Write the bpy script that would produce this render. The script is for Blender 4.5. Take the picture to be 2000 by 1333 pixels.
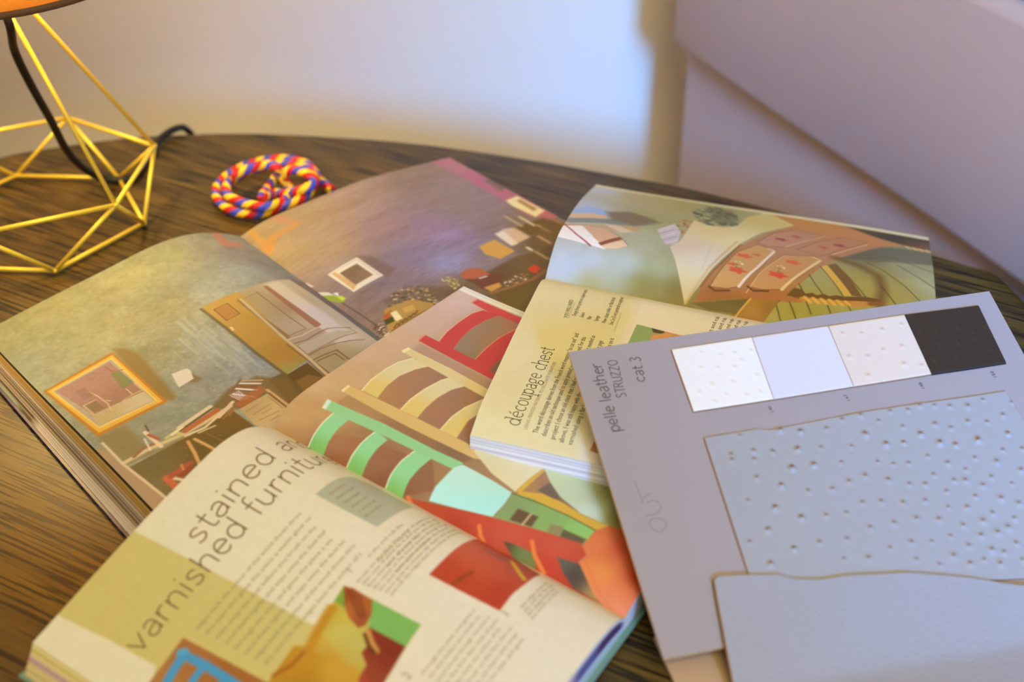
import bpy, bmesh, math, random
import numpy as np
from mathutils import Vector, Matrix

# ------------------------------------------------------------------ camera, world, lights, exposure
for o in list(bpy.data.objects):
    bpy.data.objects.remove(o)
scene = bpy.context.scene
COL = scene.collection
rng = random.Random(7)

FPX, PITCH, CAMH = 2524.0, math.radians(33.6), 0.484      # focal length for a 2000 px wide frame, tilt, height over the table
cam_d = bpy.data.cameras.new('camera')
cam = bpy.data.objects.new('camera', cam_d)
COL.objects.link(cam)
cam.location = (0, 0, CAMH)
cam.rotation_euler = (math.pi / 2 - PITCH, 0, 0)
cam_d.sensor_width = 36
cam_d.lens = FPX / 2000 * 36
cam_d.clip_start = 0.01
cam_d.dof.use_dof = True
cam_d.dof.focus_distance = 0.79
cam_d.dof.aperture_fstop = 4.8
scene.camera = cam
scene.view_settings.view_transform = 'Standard'
scene.view_settings.look = 'None'
scene.view_settings.exposure = 0.0
scene.view_settings.gamma = 1
scene.view_settings.use_curve_mapping = False

world = bpy.data.worlds.new('world')
scene.world = world
world.use_nodes = True
world.node_tree.nodes['Background'].inputs[0].default_value = (1.0, 0.84, 0.60, 1)
world.node_tree.nodes['Background'].inputs[1].default_value = 0.46


def light(name, kind, loc, target, power, color, size=1.0, size_y=None, spread=None):
    d = bpy.data.lights.new(name, kind)
    d.energy = power
    d.color = color
    if kind == 'AREA':
        d.shape = 'RECTANGLE'
        d.size = size
        d.size_y = size_y or size
        if spread:
            d.spread = math.radians(spread)
    else:
        d.shadow_soft_size = size
    o = bpy.data.objects.new(name, d)
    COL.objects.link(o)
    o.location = loc
    o.rotation_euler = (Vector(target) - Vector(loc)).to_track_quat('-Z', 'Y').to_euler()
    return o


# daylight from a low window behind the photographer, and the warm ceiling lamps of the room
light('window_daylight', 'AREA', (0.85, -1.75, 0.92), (0.44, 0.95, 0.0), 4.7, (0.07, 0.34, 1.0), 0.42, 0.42, 27)
light('ceiling_lamp', 'AREA', (0.35, -0.6, 1.45), (-0.10, 0.9, 0.0), 22, (1.0, 0.86, 0.42), 0.9, 0.9)

# ------------------------------------------------------------------ helpers
_R = np.array([1.0, 0, 0])
_U = np.array([0, math.sin(PITCH), math.cos(PITCH)])
_F = np.array([0, math.cos(PITCH), -math.sin(PITCH)])
_O = np.array([0, 0, CAMH])


def ray(x, y):
    return (x - 1000) / FPX * _R + (666.5 - y) / FPX * _U + _F


def at(x, y, z=0.0):
    r = ray(x, y)
    return _O + r * ((z - CAMH) / r[2])


def to_px(P):
    V = np.asarray(P) - _O
    w = V @ _F
    return np.stack([1000 + FPX * (V @ _R) / w, 666.5 - FPX * (V @ _U) / w], -1)


def unit(v):
    return v / np.linalg.norm(v)


def lin(c):
    c = np.asarray(c, float) / 255.0
    return np.where(c <= 0.04045, c / 12.92, ((c + 0.055) / 1.055) ** 2.4)


def rgba(c):
    l = lin(c)
    return (float(l[0]), float(l[1]), float(l[2]), 1.0)


def catmull(P, n=12, closed=False):
    P = [np.asarray(p, float) for p in P]
    out = []
    N = len(P)
    for i in range(N if closed else N - 1):
        if closed:
            p0, p1, p2, p3 = P[i - 1], P[i], P[(i + 1) % N], P[(i + 2) % N]
        else:
            p1, p2 = P[i], P[i + 1]
            p0 = P[i - 1] if i > 0 else 2 * p1 - p2
            p3 = P[i + 2] if i + 2 < N else 2 * p2 - p1
        for k in range(n):
            t = k / n
            out.append(0.5 * ((2 * p1) + (-p0 + p2) * t + (2 * p0 - 5 * p1 + 4 * p2 - p3) * t * t + (-p0 + 3 * p1 - 3 * p2 + p3) * t ** 3))
    if not closed:
        out.append(P[-1])
    return np.array(out)


def material(name, color=(200, 200, 200), rough=0.5, metal=0.0, spec=0.5, coat=0.0, sheen=0.0, vcol=None, bump=None, trans=0.0):
    m = bpy.data.materials.new(name)
    m.use_nodes = True
    nt = m.node_tree
    b = nt.nodes['Principled BSDF']
    b.inputs['Base Color'].default_value = rgba(color)
    b.inputs['Roughness'].default_value = rough
    b.inputs['Metallic'].default_value = metal
    b.inputs['Specular IOR Level'].default_value = spec
    b.inputs['Coat Weight'].default_value = coat
    b.inputs['Coat Roughness'].default_value = 0.25
    b.inputs['Sheen Weight'].default_value = sheen
    b.inputs['Sheen Roughness'].default_value = 0.4
    if vcol:
        a = nt.nodes.new('ShaderNodeVertexColor')
        a.layer_name = vcol
        nt.links.new(a.outputs['Color'], b.inputs['Base Color'])
    if bump:
        scale, strength, dist = bump
        tc = nt.nodes.new('ShaderNodeTexCoord')
        no = nt.nodes.new('ShaderNodeTexNoise')
        no.inputs['Scale'].default_value = scale
        no.inputs['Detail'].default_value = 4
        bp = nt.nodes.new('ShaderNodeBump')
        bp.inputs['Strength'].default_value = strength
        bp.inputs['Distance'].default_value = dist
        nt.links.new(tc.outputs['Object'], no.inputs['Vector'])
        nt.links.new(no.outputs['Fac'], bp.inputs['Height'])
        nt.links.new(bp.outputs['Normal'], b.inputs['Normal'])
    if trans:
        t = nt.nodes.new('ShaderNodeBsdfTranslucent')
        t.inputs['Color'].default_value = rgba(color)
        mx = nt.nodes.new('ShaderNodeMixShader')
        mx.inputs[0].default_value = trans
        nt.links.new(b.outputs[0], mx.inputs[1])
        nt.links.new(t.outputs[0], mx.inputs[2])
        nt.links.new(mx.outputs[0], nt.nodes['Material Output'].inputs['Surface'])
    return m


def tag(o, label=None, cat=None, group=None, kind=None):
    if label: o['label'] = label
    if cat: o['category'] = cat
    if group: o['group'] = group
    if kind: o['kind'] = kind
    return o


def empty(name, loc):
    o = bpy.data.objects.new(name, None)
    o.empty_display_size = 0.02
    COL.objects.link(o)
    o.location = [float(c) for c in loc]
    return o


def mesh_obj(name, verts, faces, mats, parent=None, smooth=True, midx=None, vcol=None):
    """verts Nx3 array, faces list of index tuples or Mx4 array; one mesh object"""
    me = bpy.data.meshes.new(name)
    verts = np.asarray(verts, np.float32)
    if isinstance(faces, np.ndarray):
        nf, k = faces.shape
        me.vertices.add(len(verts))
        me.vertices.foreach_set('co', verts.ravel())
        me.loops.add(nf * k)
        me.loops.foreach_set('vertex_index', faces.astype(np.int32).ravel())
        me.polygons.add(nf)
        me.polygons.foreach_set('loop_start', np.arange(0, nf * k, k, dtype=np.int32))
        me.update(calc_edges=True)
    else:
        me.from_pydata([tuple(map(float, v)) for v in verts], [], [tuple(int(i) for i in f) for f in faces])
    me.validate()
    if not isinstance(mats, (list, tuple)):
        mats = [mats]
    for m in mats:
        me.materials.append(m)
    if midx is not None:
        me.polygons.foreach_set('material_index', np.asarray(midx, np.int32))
    me.polygons.foreach_set('use_smooth', np.full(len(me.polygons), smooth))
    if vcol is not None:
        a = me.color_attributes.new('print', 'FLOAT_COLOR', 'POINT')
        c = np.ones((len(verts), 4), np.float32)
        c[:, :3] = vcol
        a.data.foreach_set('color', c.ravel())
    me.update()
    o = bpy.data.objects.new(name, me)
    COL.objects.link(o)
    if parent is not None:
        o.parent = parent
        o.matrix_parent_inverse = Matrix.Translation(-Vector(parent.location))
    return o


class Geo:
    """collects verts and faces (with material index) for one mesh"""
    def __init__(self):
        self.v, self.f, self.m = [], [], []

    def add(self, verts, faces, mi=0):
        b = len(self.v)
        self.v += [tuple(map(float, x)) for x in verts]
        self.f += [tuple(b + int(i) for i in f) for f in faces]
        self.m += [mi] * len(faces)

    def tube(self, pts, r, n=10, mi=0, closed=False, cap=True):
        pts = np.asarray(pts, float)
        N = len(pts)
        rr = np.full(N, r) if np.isscalar(r) else np.asarray(r)
        T = np.zeros_like(pts)
        for i in range(N):
            a = pts[i - 1] if (i > 0 or closed) else pts[i]
            b = pts[(i + 1) % N] if (i < N - 1 or closed) else pts[i]
            T[i] = unit(b - a)
        ref = np.array([0, 0, 1.0])
        if abs(T[0] @ ref) > 0.9: ref = np.array([1.0, 0, 0])
        nrm = unit(np.cross(T[0], ref))
        V = []
        for i in range(N):
            nrm = unit(nrm - (nrm @ T[i]) * T[i])
            bn = np.cross(T[i], nrm)
            for k in range(n):
                a = 2 * math.pi * k / n
                V.append(pts[i] + rr[i] * (math.cos(a) * nrm + math.sin(a) * bn))
        Fc = []
        for i in range(N if closed else N - 1):
            j = (i + 1) % N
            for k in range(n):
                l = (k + 1) % n
                Fc.append((i * n + k, i * n + l, j * n + l, j * n + k))
        if cap and not closed:
            Fc.append(tuple(range(n - 1, -1, -1)))
            Fc.append(tuple((N - 1) * n + k for k in range(n)))
        self.add(V, Fc, mi)

    def build(self, name, mats, parent=None, smooth=True):
        return mesh_obj(name, self.v, self.f, mats, parent, smooth, self.m)


def loft_solid(geo, rings, mi=0):
    """closed solid through a list of rings with equal vertex counts"""
    n = len(rings[0])
    V = [p for r in rings for p in r]
    Fc = []
    for i in range(len(rings) - 1):
        for k in range(n):
            l = (k + 1) % n
            Fc.append((i * n + k, i * n + l, (i + 1) * n + l, (i + 1) * n + k))
    Fc.append(tuple(range(n - 1, -1, -1)))
    Fc.append(tuple((len(rings) - 1) * n + k for k in range(n)))
    geo.add(V, Fc, mi)


# ------------------------------------------------------------------ the room
wall_m = material('wall_plaster', (238, 230, 214), 0.75, bump=(60, 0.15, 0.002))
floor_m = material('floor_carpet', (120, 105, 88), 0.9)
mesh_obj('wall_back', [(-3, 1.40, -0.745), (3, 1.40, -0.745), (3, 1.40, 1.9), (-3, 1.40, 1.9), (-3, 1.52, -0.745), (3, 1.52, -0.745), (3, 1.52, 1.9), (-3, 1.52, 1.9)],
         [(0, 1, 2, 3), (5, 4, 7, 6), (3, 2, 6, 7), (4, 5, 1, 0), (1, 5, 6, 2), (4, 0, 3, 7)], wall_m, smooth=False)['kind'] = 'structure'
mesh_obj('floor', [(-3, -2.4, -0.745), (3, -2.4, -0.745), (3, 1.52, -0.745), (-3, 1.52, -0.745), (-3, -2.4, -0.845), (3, -2.4, -0.845), (3, 1.52, -0.845), (-3, 1.52, -0.845)],
         [(0, 1, 2, 3), (7, 6, 5, 4), (0, 4, 5, 1), (1, 5, 6, 2), (2, 6, 7, 3), (3, 7, 4, 0)], floor_m, smooth=False)['kind'] = 'structure'


# ------------------------------------------------------------------ table
def wood_material():
    m = bpy.data.materials.new('dark_oak')
    m.use_nodes = True
    nt = m.node_tree
    b = nt.nodes['Principled BSDF']
    tc = nt.nodes.new('ShaderNodeTexCoord')
    mp = nt.nodes.new('ShaderNodeMapping')
    mp.inputs['Rotation'].default_value = (0, 0, math.radians(29))
    nt.links.new(tc.outputs['Object'], mp.inputs['Vector'])

    def noise(sx, sy, detail=3, rough=0.55, dist=0.0):
        s = nt.nodes.new('ShaderNodeMapping')
        s.inputs['Scale'].default_value = (sx, sy, 1)
        n = nt.nodes.new('ShaderNodeTexNoise')
        n.inputs['Scale'].default_value = 1
        n.inputs['Detail'].default_value = detail
        n.inputs['Roughness'].default_value = rough
        n.inputs['Distortion'].default_value = dist
        nt.links.new(mp.outputs[0], s.inputs['Vector'])
        nt.links.new(s.outputs[0], n.inputs['Vector'])
        return n.outputs['Fac']
    pores = noise(15, 430, 1.5, 0.5, 0.1)
    tone = noise(3, 60, 3)
    cr = nt.nodes.new('ShaderNodeValToRGB')
    cr.color_ramp.elements[0].position = 0.44
    cr.color_ramp.elements[0].color = (0, 0, 0, 1)
    cr.color_ramp.elements[1].position = 0.50
    cr.color_ramp.elements[1].color = (1, 1, 1, 1)
    nt.links.new(pores, cr.inputs[0])
    ct = nt.nodes.new('ShaderNodeValToRGB')
    ct.color_ramp.elements[0].position = 0.3
    ct.color_ramp.elements[0].color = rgba((58, 43, 18))
    ct.color_ramp.elements[1].position = 0.7
    ct.color_ramp.elements[1].color = rgba((104, 82, 26))
    nt.links.new(tone, ct.inputs[0])
    mx = nt.nodes.new('ShaderNodeMix')
    mx.data_type = 'RGBA'
    mx.inputs['A'].default_value = rgba((20, 12, 6))
    nt.links.new(cr.outputs[0], mx.inputs['Factor'])
    nt.links.new(ct.outputs[0], mx.inputs['B'])
    nt.links.new(mx.outputs['Result'], b.inputs['Base Color'])
    bp = nt.nodes.new('ShaderNodeBump')
    bp.inputs['Strength'].default_value = 0.18
    bp.inputs['Distance'].default_value = 0.0004
    nt.links.new(cr.outputs[0], bp.inputs['Height'])
    nt.links.new(bp.outputs['Normal'], b.inputs['Normal'])
    b.inputs['Roughness'].default_value = 0.42
    b.inputs['Specular IOR Level'].default_value = 0.5
    return m


wood_m = wood_material()
edge_px = [(0, 304), (85, 288), (175, 275), (262, 265), (350, 260), (500, 257.5), (680, 266), (780, 273.5), (900, 287.5), (1050, 310), (1150, 327.5), (1250, 346), (1312, 357.5),
           (1400, 377.5), (1510, 404.7), (1670, 450), (1828, 496), (1900, 518), (1950, 533)]
outline = [at(x, y)[:2] for x, y in edge_px] + [np.array(p) for p in
           [(0.368, 0.775), (0.388, 0.71), (0.405, 0.63), (0.415, 0.53), (0.41, 0.40), (0.375, 0.29), (0.30, 0.19), (0.15, 0.15), (-0.05, 0.14), (-0.25, 0.16), (-0.42, 0.22),
            (-0.55, 0.33), (-0.62, 0.48), (-0.63, 0.65), (-0.60, 0.80), (-0.55, 0.91), (-0.50, 0.97)]]
outline = catmull(outline, 6, closed=True)
cen = outline.mean(0)
table = empty('side_table', (cen[0], cen[1], -0.745))
tag(table, 'dark stained oak table with a rounded top, holding the lamp and the open books', 'table')
g = Geo()


def ring(inset, z):
    d = outline - cen
    L = np.linalg.norm(d, axis=1, keepdims=True)
    q = cen + d * (1 - inset / L)
    return [(float(a[0]), float(a[1]), z) for a in q][::-1]


loft_solid(g, [ring(0.006, -0.028), ring(0.001, -0.026), ring(0, -0.022), ring(0, -0.006), ring(0.0008, -0.003), ring(0.003, -0.0008), ring(0.006, 0.0)])
g.build('tabletop', wood_m, table, smooth=False)
g = Geo()


def disc_ring(r, z, n=40):
    return [(cen[0] + r * math.cos(-2 * math.pi * k / n), cen[1] + r * math.sin(-2 * math.pi * k / n), z) for k in range(n)]


loft_solid(g, [disc_ring(0.24, -0.745), disc_ring(0.24, -0.733), disc_ring(0.10, -0.715), disc_ring(0.045, -0.66), disc_ring(0.045, -0.12), disc_ring(0.14, -0.028)])
g.build('pedestal', wood_m, table)

# ------------------------------------------------------------------ sofa
velvet = material('taupe_velvet', (190, 174, 170), 0.85, sheen=0.35, bump=(900, 0.25, 0.0006))
A = at(1342, 96, 0.0)
B = at(2000, 552, 0.0)
sd = unit((B - A)[:2])                          # along the sofa, towards the viewer
sn = np.array([sd[1], -sd[0]])                  # away from the sofa, over the table ... checked below
if sn @ (np.array([0.0, 0.7]) - A[:2]) < 0:
    sn = -sn


def sp(s, t, z):
    q = A[:2] + sd * s + sn * t
    return (float(q[0]), float(q[1]), z)


sofa = empty('sofa', sp(0.6, -0.45, -0.745))
tag(sofa, 'taupe velvet sofa whose padded arm leans over the right of the table', 'sofa')
SL = 1.25
g = Geo()


def rect_ring(s, t0, t1, z0, z1, r, n=6, soft=0.0):
    pts = []
    for (ct, cz, a0) in ((t1 - r, z1 - r, 0), (t0 + r, z1 - r, 90), (t0 + r, z0 + r, 180), (t1 - r, z0 + r, 270)):
        for k in range(n + 1):
            a = math.radians(a0 + 90 * k / n)
            pts.append((s, ct + r * math.cos(a), cz + r * math.sin(a)))
    return pts


def padded(name, s0, s1, t0, t1, z0, z1, r, bulge=0.0, ends=0.03, parent=None, wave=0.0):
    g = Geo()
    rings = []
    S = [0, .05, .15, .32, .55, .8, 1.0]
    prof = [(s0 + ends * f, 1 - (1 - f) ** 2) for f in S] + [(s0 + (s1 - s0) * k / 24, 1.0) for k in range(2, 23)] + [(s1 - ends * f, 1 - (1 - f) ** 2) for f in reversed(S)]
    for s, q in prof:
        e = ends * (1 - math.sqrt(max(q, 0)))
        R = rect_ring(s, t0 + e, t1 - e, z0 + e, z1 - e, r, 8)
        out = []
        for (ss, t, z) in R:
            fz = (z - z0) / (z1 - z0)
            bu = bulge * 4 * fz * (1 - fz) if t > (t0 + t1) / 2 else 0
            w = wave * math.sin(ss * 9 + z * 14) * math.sin(ss * 5 + 1)
            out.append(sp(ss, t + (bu + w) * q, z))
        rings.append(out)
    loft_solid(g, rings)
    return g.build(name, velvet, parent)


padded('arm_panel', -0.014, SL, -0.16, -0.006, -0.60, 0.02, 0.003, 0.0, 0.01, sofa)
padded('arm_cushion', -0.015, SL + 0.02, -0.155, 0.008, 0.0, 0.190, 0.012, 0.020, 0.012, sofa, 0.003)
padded('arm_top', -0.014, SL + 0.02, -0.155, 0.002, 0.191, 0.30, 0.010, 0.012, 0.012, sofa, 0.002)
padded('seat_base', 0.40, SL, -0.90, -0.165, -0.60, -0.32, 0.03, 0, 0.03, sofa)
padded('seat_cushion', 0.50, SL, -0.88, -0.17, -0.318, -0.13, 0.05, 0, 0.05, sofa)
padded('backrest', 0.33, 0.49, -0.88, -0.165, -0.318, 0.45, 0.05, 0, 0.05, sofa)
dark_leg = material('black_wood', (30, 24, 20), 0.5)
for s, t in ((0.06, -0.08), (SL - 0.08, -0.08), (0.48, -0.82), (SL - 0.08, -0.82)):
    g = Geo()
    g.tube([sp(s, t, -0.745), sp(s, t, -0.60)], [0.018, 0.026], 12)
    g.build('leg', dark_leg, sofa)

# ------------------------------------------------------------------ lamp
brass = material('brass_wire', (250, 222, 84), 0.42, 0.30, bump=(300, 0.05, 0.0003))
LC = (-0.374, 0.8952)
lamp = empty('table_lamp', (LC[0], LC[1], 0.0))
tag(lamp, 'geometric brass wire table lamp with an amber drum shade at the left table edge', 'table lamp')
V = {}
for i, nme in enumerate('DGFxyE'):
    a = -0.0571 + i * math.pi / 3
    V[nme] = np.array([LC[0] + 0.0872 * math.cos(a), LC[1] + 0.0872 * math.sin(a), 0.003])
for i, nme in enumerate('BAijHC'):
    a = -0.0571 + 0.531 + i * math.pi / 3
    V[nme] = np.array([LC[0] + 0.101 * math.cos(a), LC[1] + 0.101 * math.sin(a), 0.0449])
apex = np.array([LC[0], LC[1], 0.2189])
rods = [('D', 'G'), ('G', 'F'), ('F', 'x'), ('x', 'y'), ('y', 'E'), ('E', 'D'), ('B', 'A'), ('A', 'i'), ('i', 'j'), ('j', 'H'), ('H', 'C'), ('C', 'B'),
        ('B', 'D'), ('B', 'G'), ('A', 'G'), ('A', 'F'), ('i', 'F'), ('i', 'x'), ('j', 'x'), ('j', 'y'), ('H', 'y'), ('H', 'E'), ('C', 'E'), ('C', 'D')]
g = Geo()
for a, b in rods:
    g.tube([V[a], V[b]], 0.0017, 8)
for k in 'BAijHC':
    top = apex + (V[k] - apex) * 0.07
    g.tube([V[k], top], 0.0017, 8)
for k in V:                                     # little welded joints
    c = V[k]
    g.tube([c - (0, 0, 0.0019), c - (0, 0, 0.001), c + (0, 0, 0.001), c + (0, 0, 0.0019)], [0.0008, 0.0021, 0.0021, 0.0008], 8)
g.build('wire_frame', brass, lamp)
g = Geo()
g.tube([(LC[0], LC[1], 0.202), (LC[0], LC[1], 0.232)], 0.013, 20)
g.tube([(LC[0], LC[1], 0.232), (LC[0], LC[1], 0.262)], 0.019, 20)
g.build('bulb_socket', brass, lamp)
g = Geo()
bp_ = [(0.012, 0.262), (0.016, 0.272), (0.026, 0.288), (0.030, 0.302), (0.026, 0.318), (0.014, 0.330), (0.002, 0.333)]
loft_solid(g, [[(LC[0] + r * math.cos(-2 * math.pi * k / 20), LC[1] + r * math.sin(-2 * math.pi * k / 20), z) for k in range(20)] for r, z in bp_])
bulb_m = bpy.data.materials.new('glowing_bulb')
bulb_m.use_nodes = True
bb = bulb_m.node_tree.nodes['Principled BSDF']
bb.inputs['Emission Color'].default_value = (1.0, 0.76, 0.30, 1)
bb.inputs['Emission Strength'].default_value = 200
g.build('bulb', bulb_m, lamp)
shade_m = material('amber_fabric', (240, 196, 116), 0.8, trans=0.6, bump=(500, 0.1, 0.0005))
trim_m = material('brown_trim', (96, 66, 44), 0.7)


def cyl_ring(r, z, n=64):
    return [(LC[0] + r * math.cos(2 * math.pi * k / n), LC[1] + r * math.sin(2 * math.pi * k / n), z) for k in range(n)]


def shell(rings, closed=False):
    g = Geo()
    n = len(rings[0])
    Vv = [p for r in rings for p in r]
    Fc = []
    for i in range(len(rings) - (0 if closed else 1)):
        j = (i + 1) % len(rings)
        for k in range(n):
            l = (k + 1) % n
            Fc.append((i * n + k, i * n + l, j * n + l, j * n + k))
    g.add(Vv, Fc)
    return g


RB, RT, ZB, ZT = 0.1135, 0.092, 0.204, 0.372
sh = shell([cyl_ring(RB, ZB), cyl_ring(RT, ZT), cyl_ring(RT - 0.0008, ZT), cyl_ring(RB - 0.0008, ZB)], True).build('lamp_shade', shade_m, lamp)
shell([cyl_ring(RB + .0008, ZB - .003), cyl_ring(RB + .0005, ZB + .0015), cyl_ring(RB - .0014, ZB + .0015), cyl_ring(RB - .0012, ZB - .003)], True).build('shade_trim', trim_m, sh)
g = Geo()
for k in range(3):
    a = k * 2 * math.pi / 3 + 0.4
    g.tube([(LC[0] + 0.018 * math.cos(a), LC[1] + 0.018 * math.sin(a), 0.262), (LC[0] + (RB - .004) * math.cos(a), LC[1] + (RB - .004) * math.sin(a), ZB + 0.012)], 0.0012, 6)
g.build('shade_holder', brass, lamp)
cord_m = material('black_cord', (16, 13, 12), 0.5, bump=(900, 0.3, 0.0005))
cpts = [(LC[0] + 0.006, LC[1] - 0.004, 0.203)]
for x, y, z in [(15, 38, 0.180), (29, 100, 0.150), (60, 165, 0.118), (100, 236, 0.080), (128, 290, 0.048), (160, 326, 0.024), (195, 346, 0.009), (232, 352, 0.0035), (262, 345, 0.0035), (282, 322, 0.0035),
                (298, 296, 0.0035), (312, 272, 0.006)]:
    cpts.append(at(x, y, z))
e = at(330, 261, 0.004)
cpts += [e + (0.004, 0.006, 0.0015), e + (0.010, 0.022, -0.006), e + (0.014, 0.030, -0.03), e + (0.016, 0.032, -0.12), e + (0.02, 0.05, -0.4), (e[0] + 0.03, 1.36, -0.735)]
g = Geo()
g.tube(catmull(cpts, 8), 0.0031, 10)
g.build('power_cord', cord_m, lamp)

# ------------------------------------------------------------------ coiled cord
rope_cols = [material('red_thread', (205, 22, 34), 0.55), material('yellow_thread', (250, 205, 40), 0.55), material('blue_thread', (70, 78, 205), 0.55)]
path = [(648, 372, .005), (625, 352, .006), (600, 322, .006), (560, 311, .006), (515, 314, .006), (470, 328, .006), (436, 350, .006), (422, 374, .006), (432, 398, .006), (462, 414, .006), (505, 418, .006),
        (545, 405, .010), (590, 388, .012), (612, 362, .014), (608, 336, .015), (575, 322, .016), (525, 324, .016), (480, 336, .016), (448, 356, .016), (444, 380, .015), (474, 396, .014), (515, 404, .014),
        (548, 396, .012), (562, 384, .008), (566, 366, .008), (552, 344, .018), (572, 332, .024), (600, 340, .025), (615, 356, .022), (592, 370, .020), (562, 378, .010), (535, 378, .006), (512, 386, .016), (524, 366, .008), (540, 345, .010), (545, 330, .025), (520, 322, .026), (480, 332, .026), (450, 346, .024)]
P = catmull([at(x, y, z) for x, y, z in path], 22)
seg = np.linalg.norm(np.diff(P, axis=0), axis=1)
sarc = np.concatenate([[0], np.cumsum(seg)])
ss = np.arange(0, sarc[-1], 0.0011)
P = np.stack([np.interp(ss, sarc, P[:, k]) for k in range(3)], 1)
T = np.gradient(P, axis=0)
T /= np.linalg.norm(T, axis=1, keepdims=True)
Nn = np.cross(T, np.array([0, 0, 1.0]))
Nn /= np.linalg.norm(Nn, axis=1, keepdims=True)
Bn = np.cross(Nn, T)
g = Geo()
for k in range(6):
    ph = 2 * math.pi * ss / 0.020 + k * 2 * math.pi / 6
    Q = P + 0.0023 * (np.cos(ph)[:, None] * Nn + np.sin(ph)[:, None] * Bn)
    g.tube(Q, 0.0017, 7, (0, 0, 1, 1, 2, 2)[k])
rope = g.build('braided_cord', rope_cols)
tag(rope, 'coil of red, yellow and blue braided cord behind the open books', 'cord')

# ------------------------------------------------------------------ open books
ink_m = material('printing_ink', (58, 50, 42), 0.6)
title_m = material('brown_ink', (132, 108, 80), 0.6)
ink_soft = material('pale_ink', (160, 142, 114), 0.6)
paper_print = material('printed_gloss_paper', rough=0.42, spec=0.35, vcol='print')
paper_matt = material('printed_paper', rough=0.5, spec=0.35, vcol='print')
paper_satin = material('printed_satin_paper', rough=0.62, spec=0.2, vcol='print')
edge_m = material('paper_edges', rough=0.7, spec=0.2, vcol='print')


class Half:
    """one half of an open book: a page sheet bent along its rail, u runs along the gutter, s is the arc length away from it"""
    def __init__(s, G0, d, side, rail0, rail1, H, W, step):
        s.G0, s.d, s.H, s.W, s.side, s.step = np.asarray(G0), np.asarray(d), H, W, side, step
        s.n = unit(np.cross([0, 0, 1.0], s.d)) * side
        s.up = unit(np.cross(s.d, s.n)) * side
        s.r = [s._rail(rail0), s._rail(rail1)]

    def _rail(s, pts):
        P = catmull([(0, 0)] + list(pts), 16)
        L = np.concatenate([[0], np.cumsum(np.linalg.norm(np.diff(P, axis=0), axis=1))])
        q = np.linspace(0, s.W, 200)
        if L[-1] < s.W:                                        # run on straight to the full page width
            dv = unit(P[-1] - P[-4])
            P = np.vstack([P, P[-1] + dv * (s.W - L[-1] + 1e-4)])
            L = np.append(L, s.W + 1e-4)
        return q, np.interp(q, L, P[:, 0]), np.interp(q, L, P[:, 1])

    def vw(s, u, a):
        f = np.clip(np.asarray(u) / s.H, 0, 1)
        f = f * f * (3 - 2 * f)
        q0, v0, w0 = s.r[0]
        q1, v1, w1 = s.r[1]
        v = np.interp(a, q0, v0) * (1 - f) + np.interp(a, q1, v1) * f
        w = np.interp(a, q0, w0) * (1 - f) + np.interp(a, q1, w1) * f
        return v, w

    def pos(s, u, a, lift=0.0):
        u = np.asarray(u, float)
        a = np.asarray(a, float)
        v, w = s.vw(u, a)
        return s.G0 + u[..., None] * s.d + v[..., None] * s.n + (w + lift)[..., None] * s.up

    def inv(s, x, y):
        """page coordinates (u, s) in mm of a spot read off the photograph"""
        if not hasattr(s, 'g'):
            s.gu, s.ga = np.meshgrid(np.linspace(0, s.H, 120), np.linspace(0, s.W, 100), indexing='ij')
            s.g = to_px(s.pos(s.gu, s.ga))
        i = np.argmin(((s.g - (x, y)) ** 2).sum(-1))
        u, a = s.gu.flat[i], s.ga.flat[i]
        for _ in range(8):
            p = to_px(s.pos(u, a))
            J = np.stack([(to_px(s.pos(u + 1e-4, a)) - p) / 1e-4, (to_px(s.pos(u, a + 1e-4)) - p) / 1e-4], -1)
            try:
                st = np.linalg.solve(J, np.array([x, y]) - p)
            except np.linalg.LinAlgError:
                break
            st = np.clip(st, -0.004, 0.004)
            u, a = u + st[0], a + st[1]
        return np.array([u * 1000, a * 1000])


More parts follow.
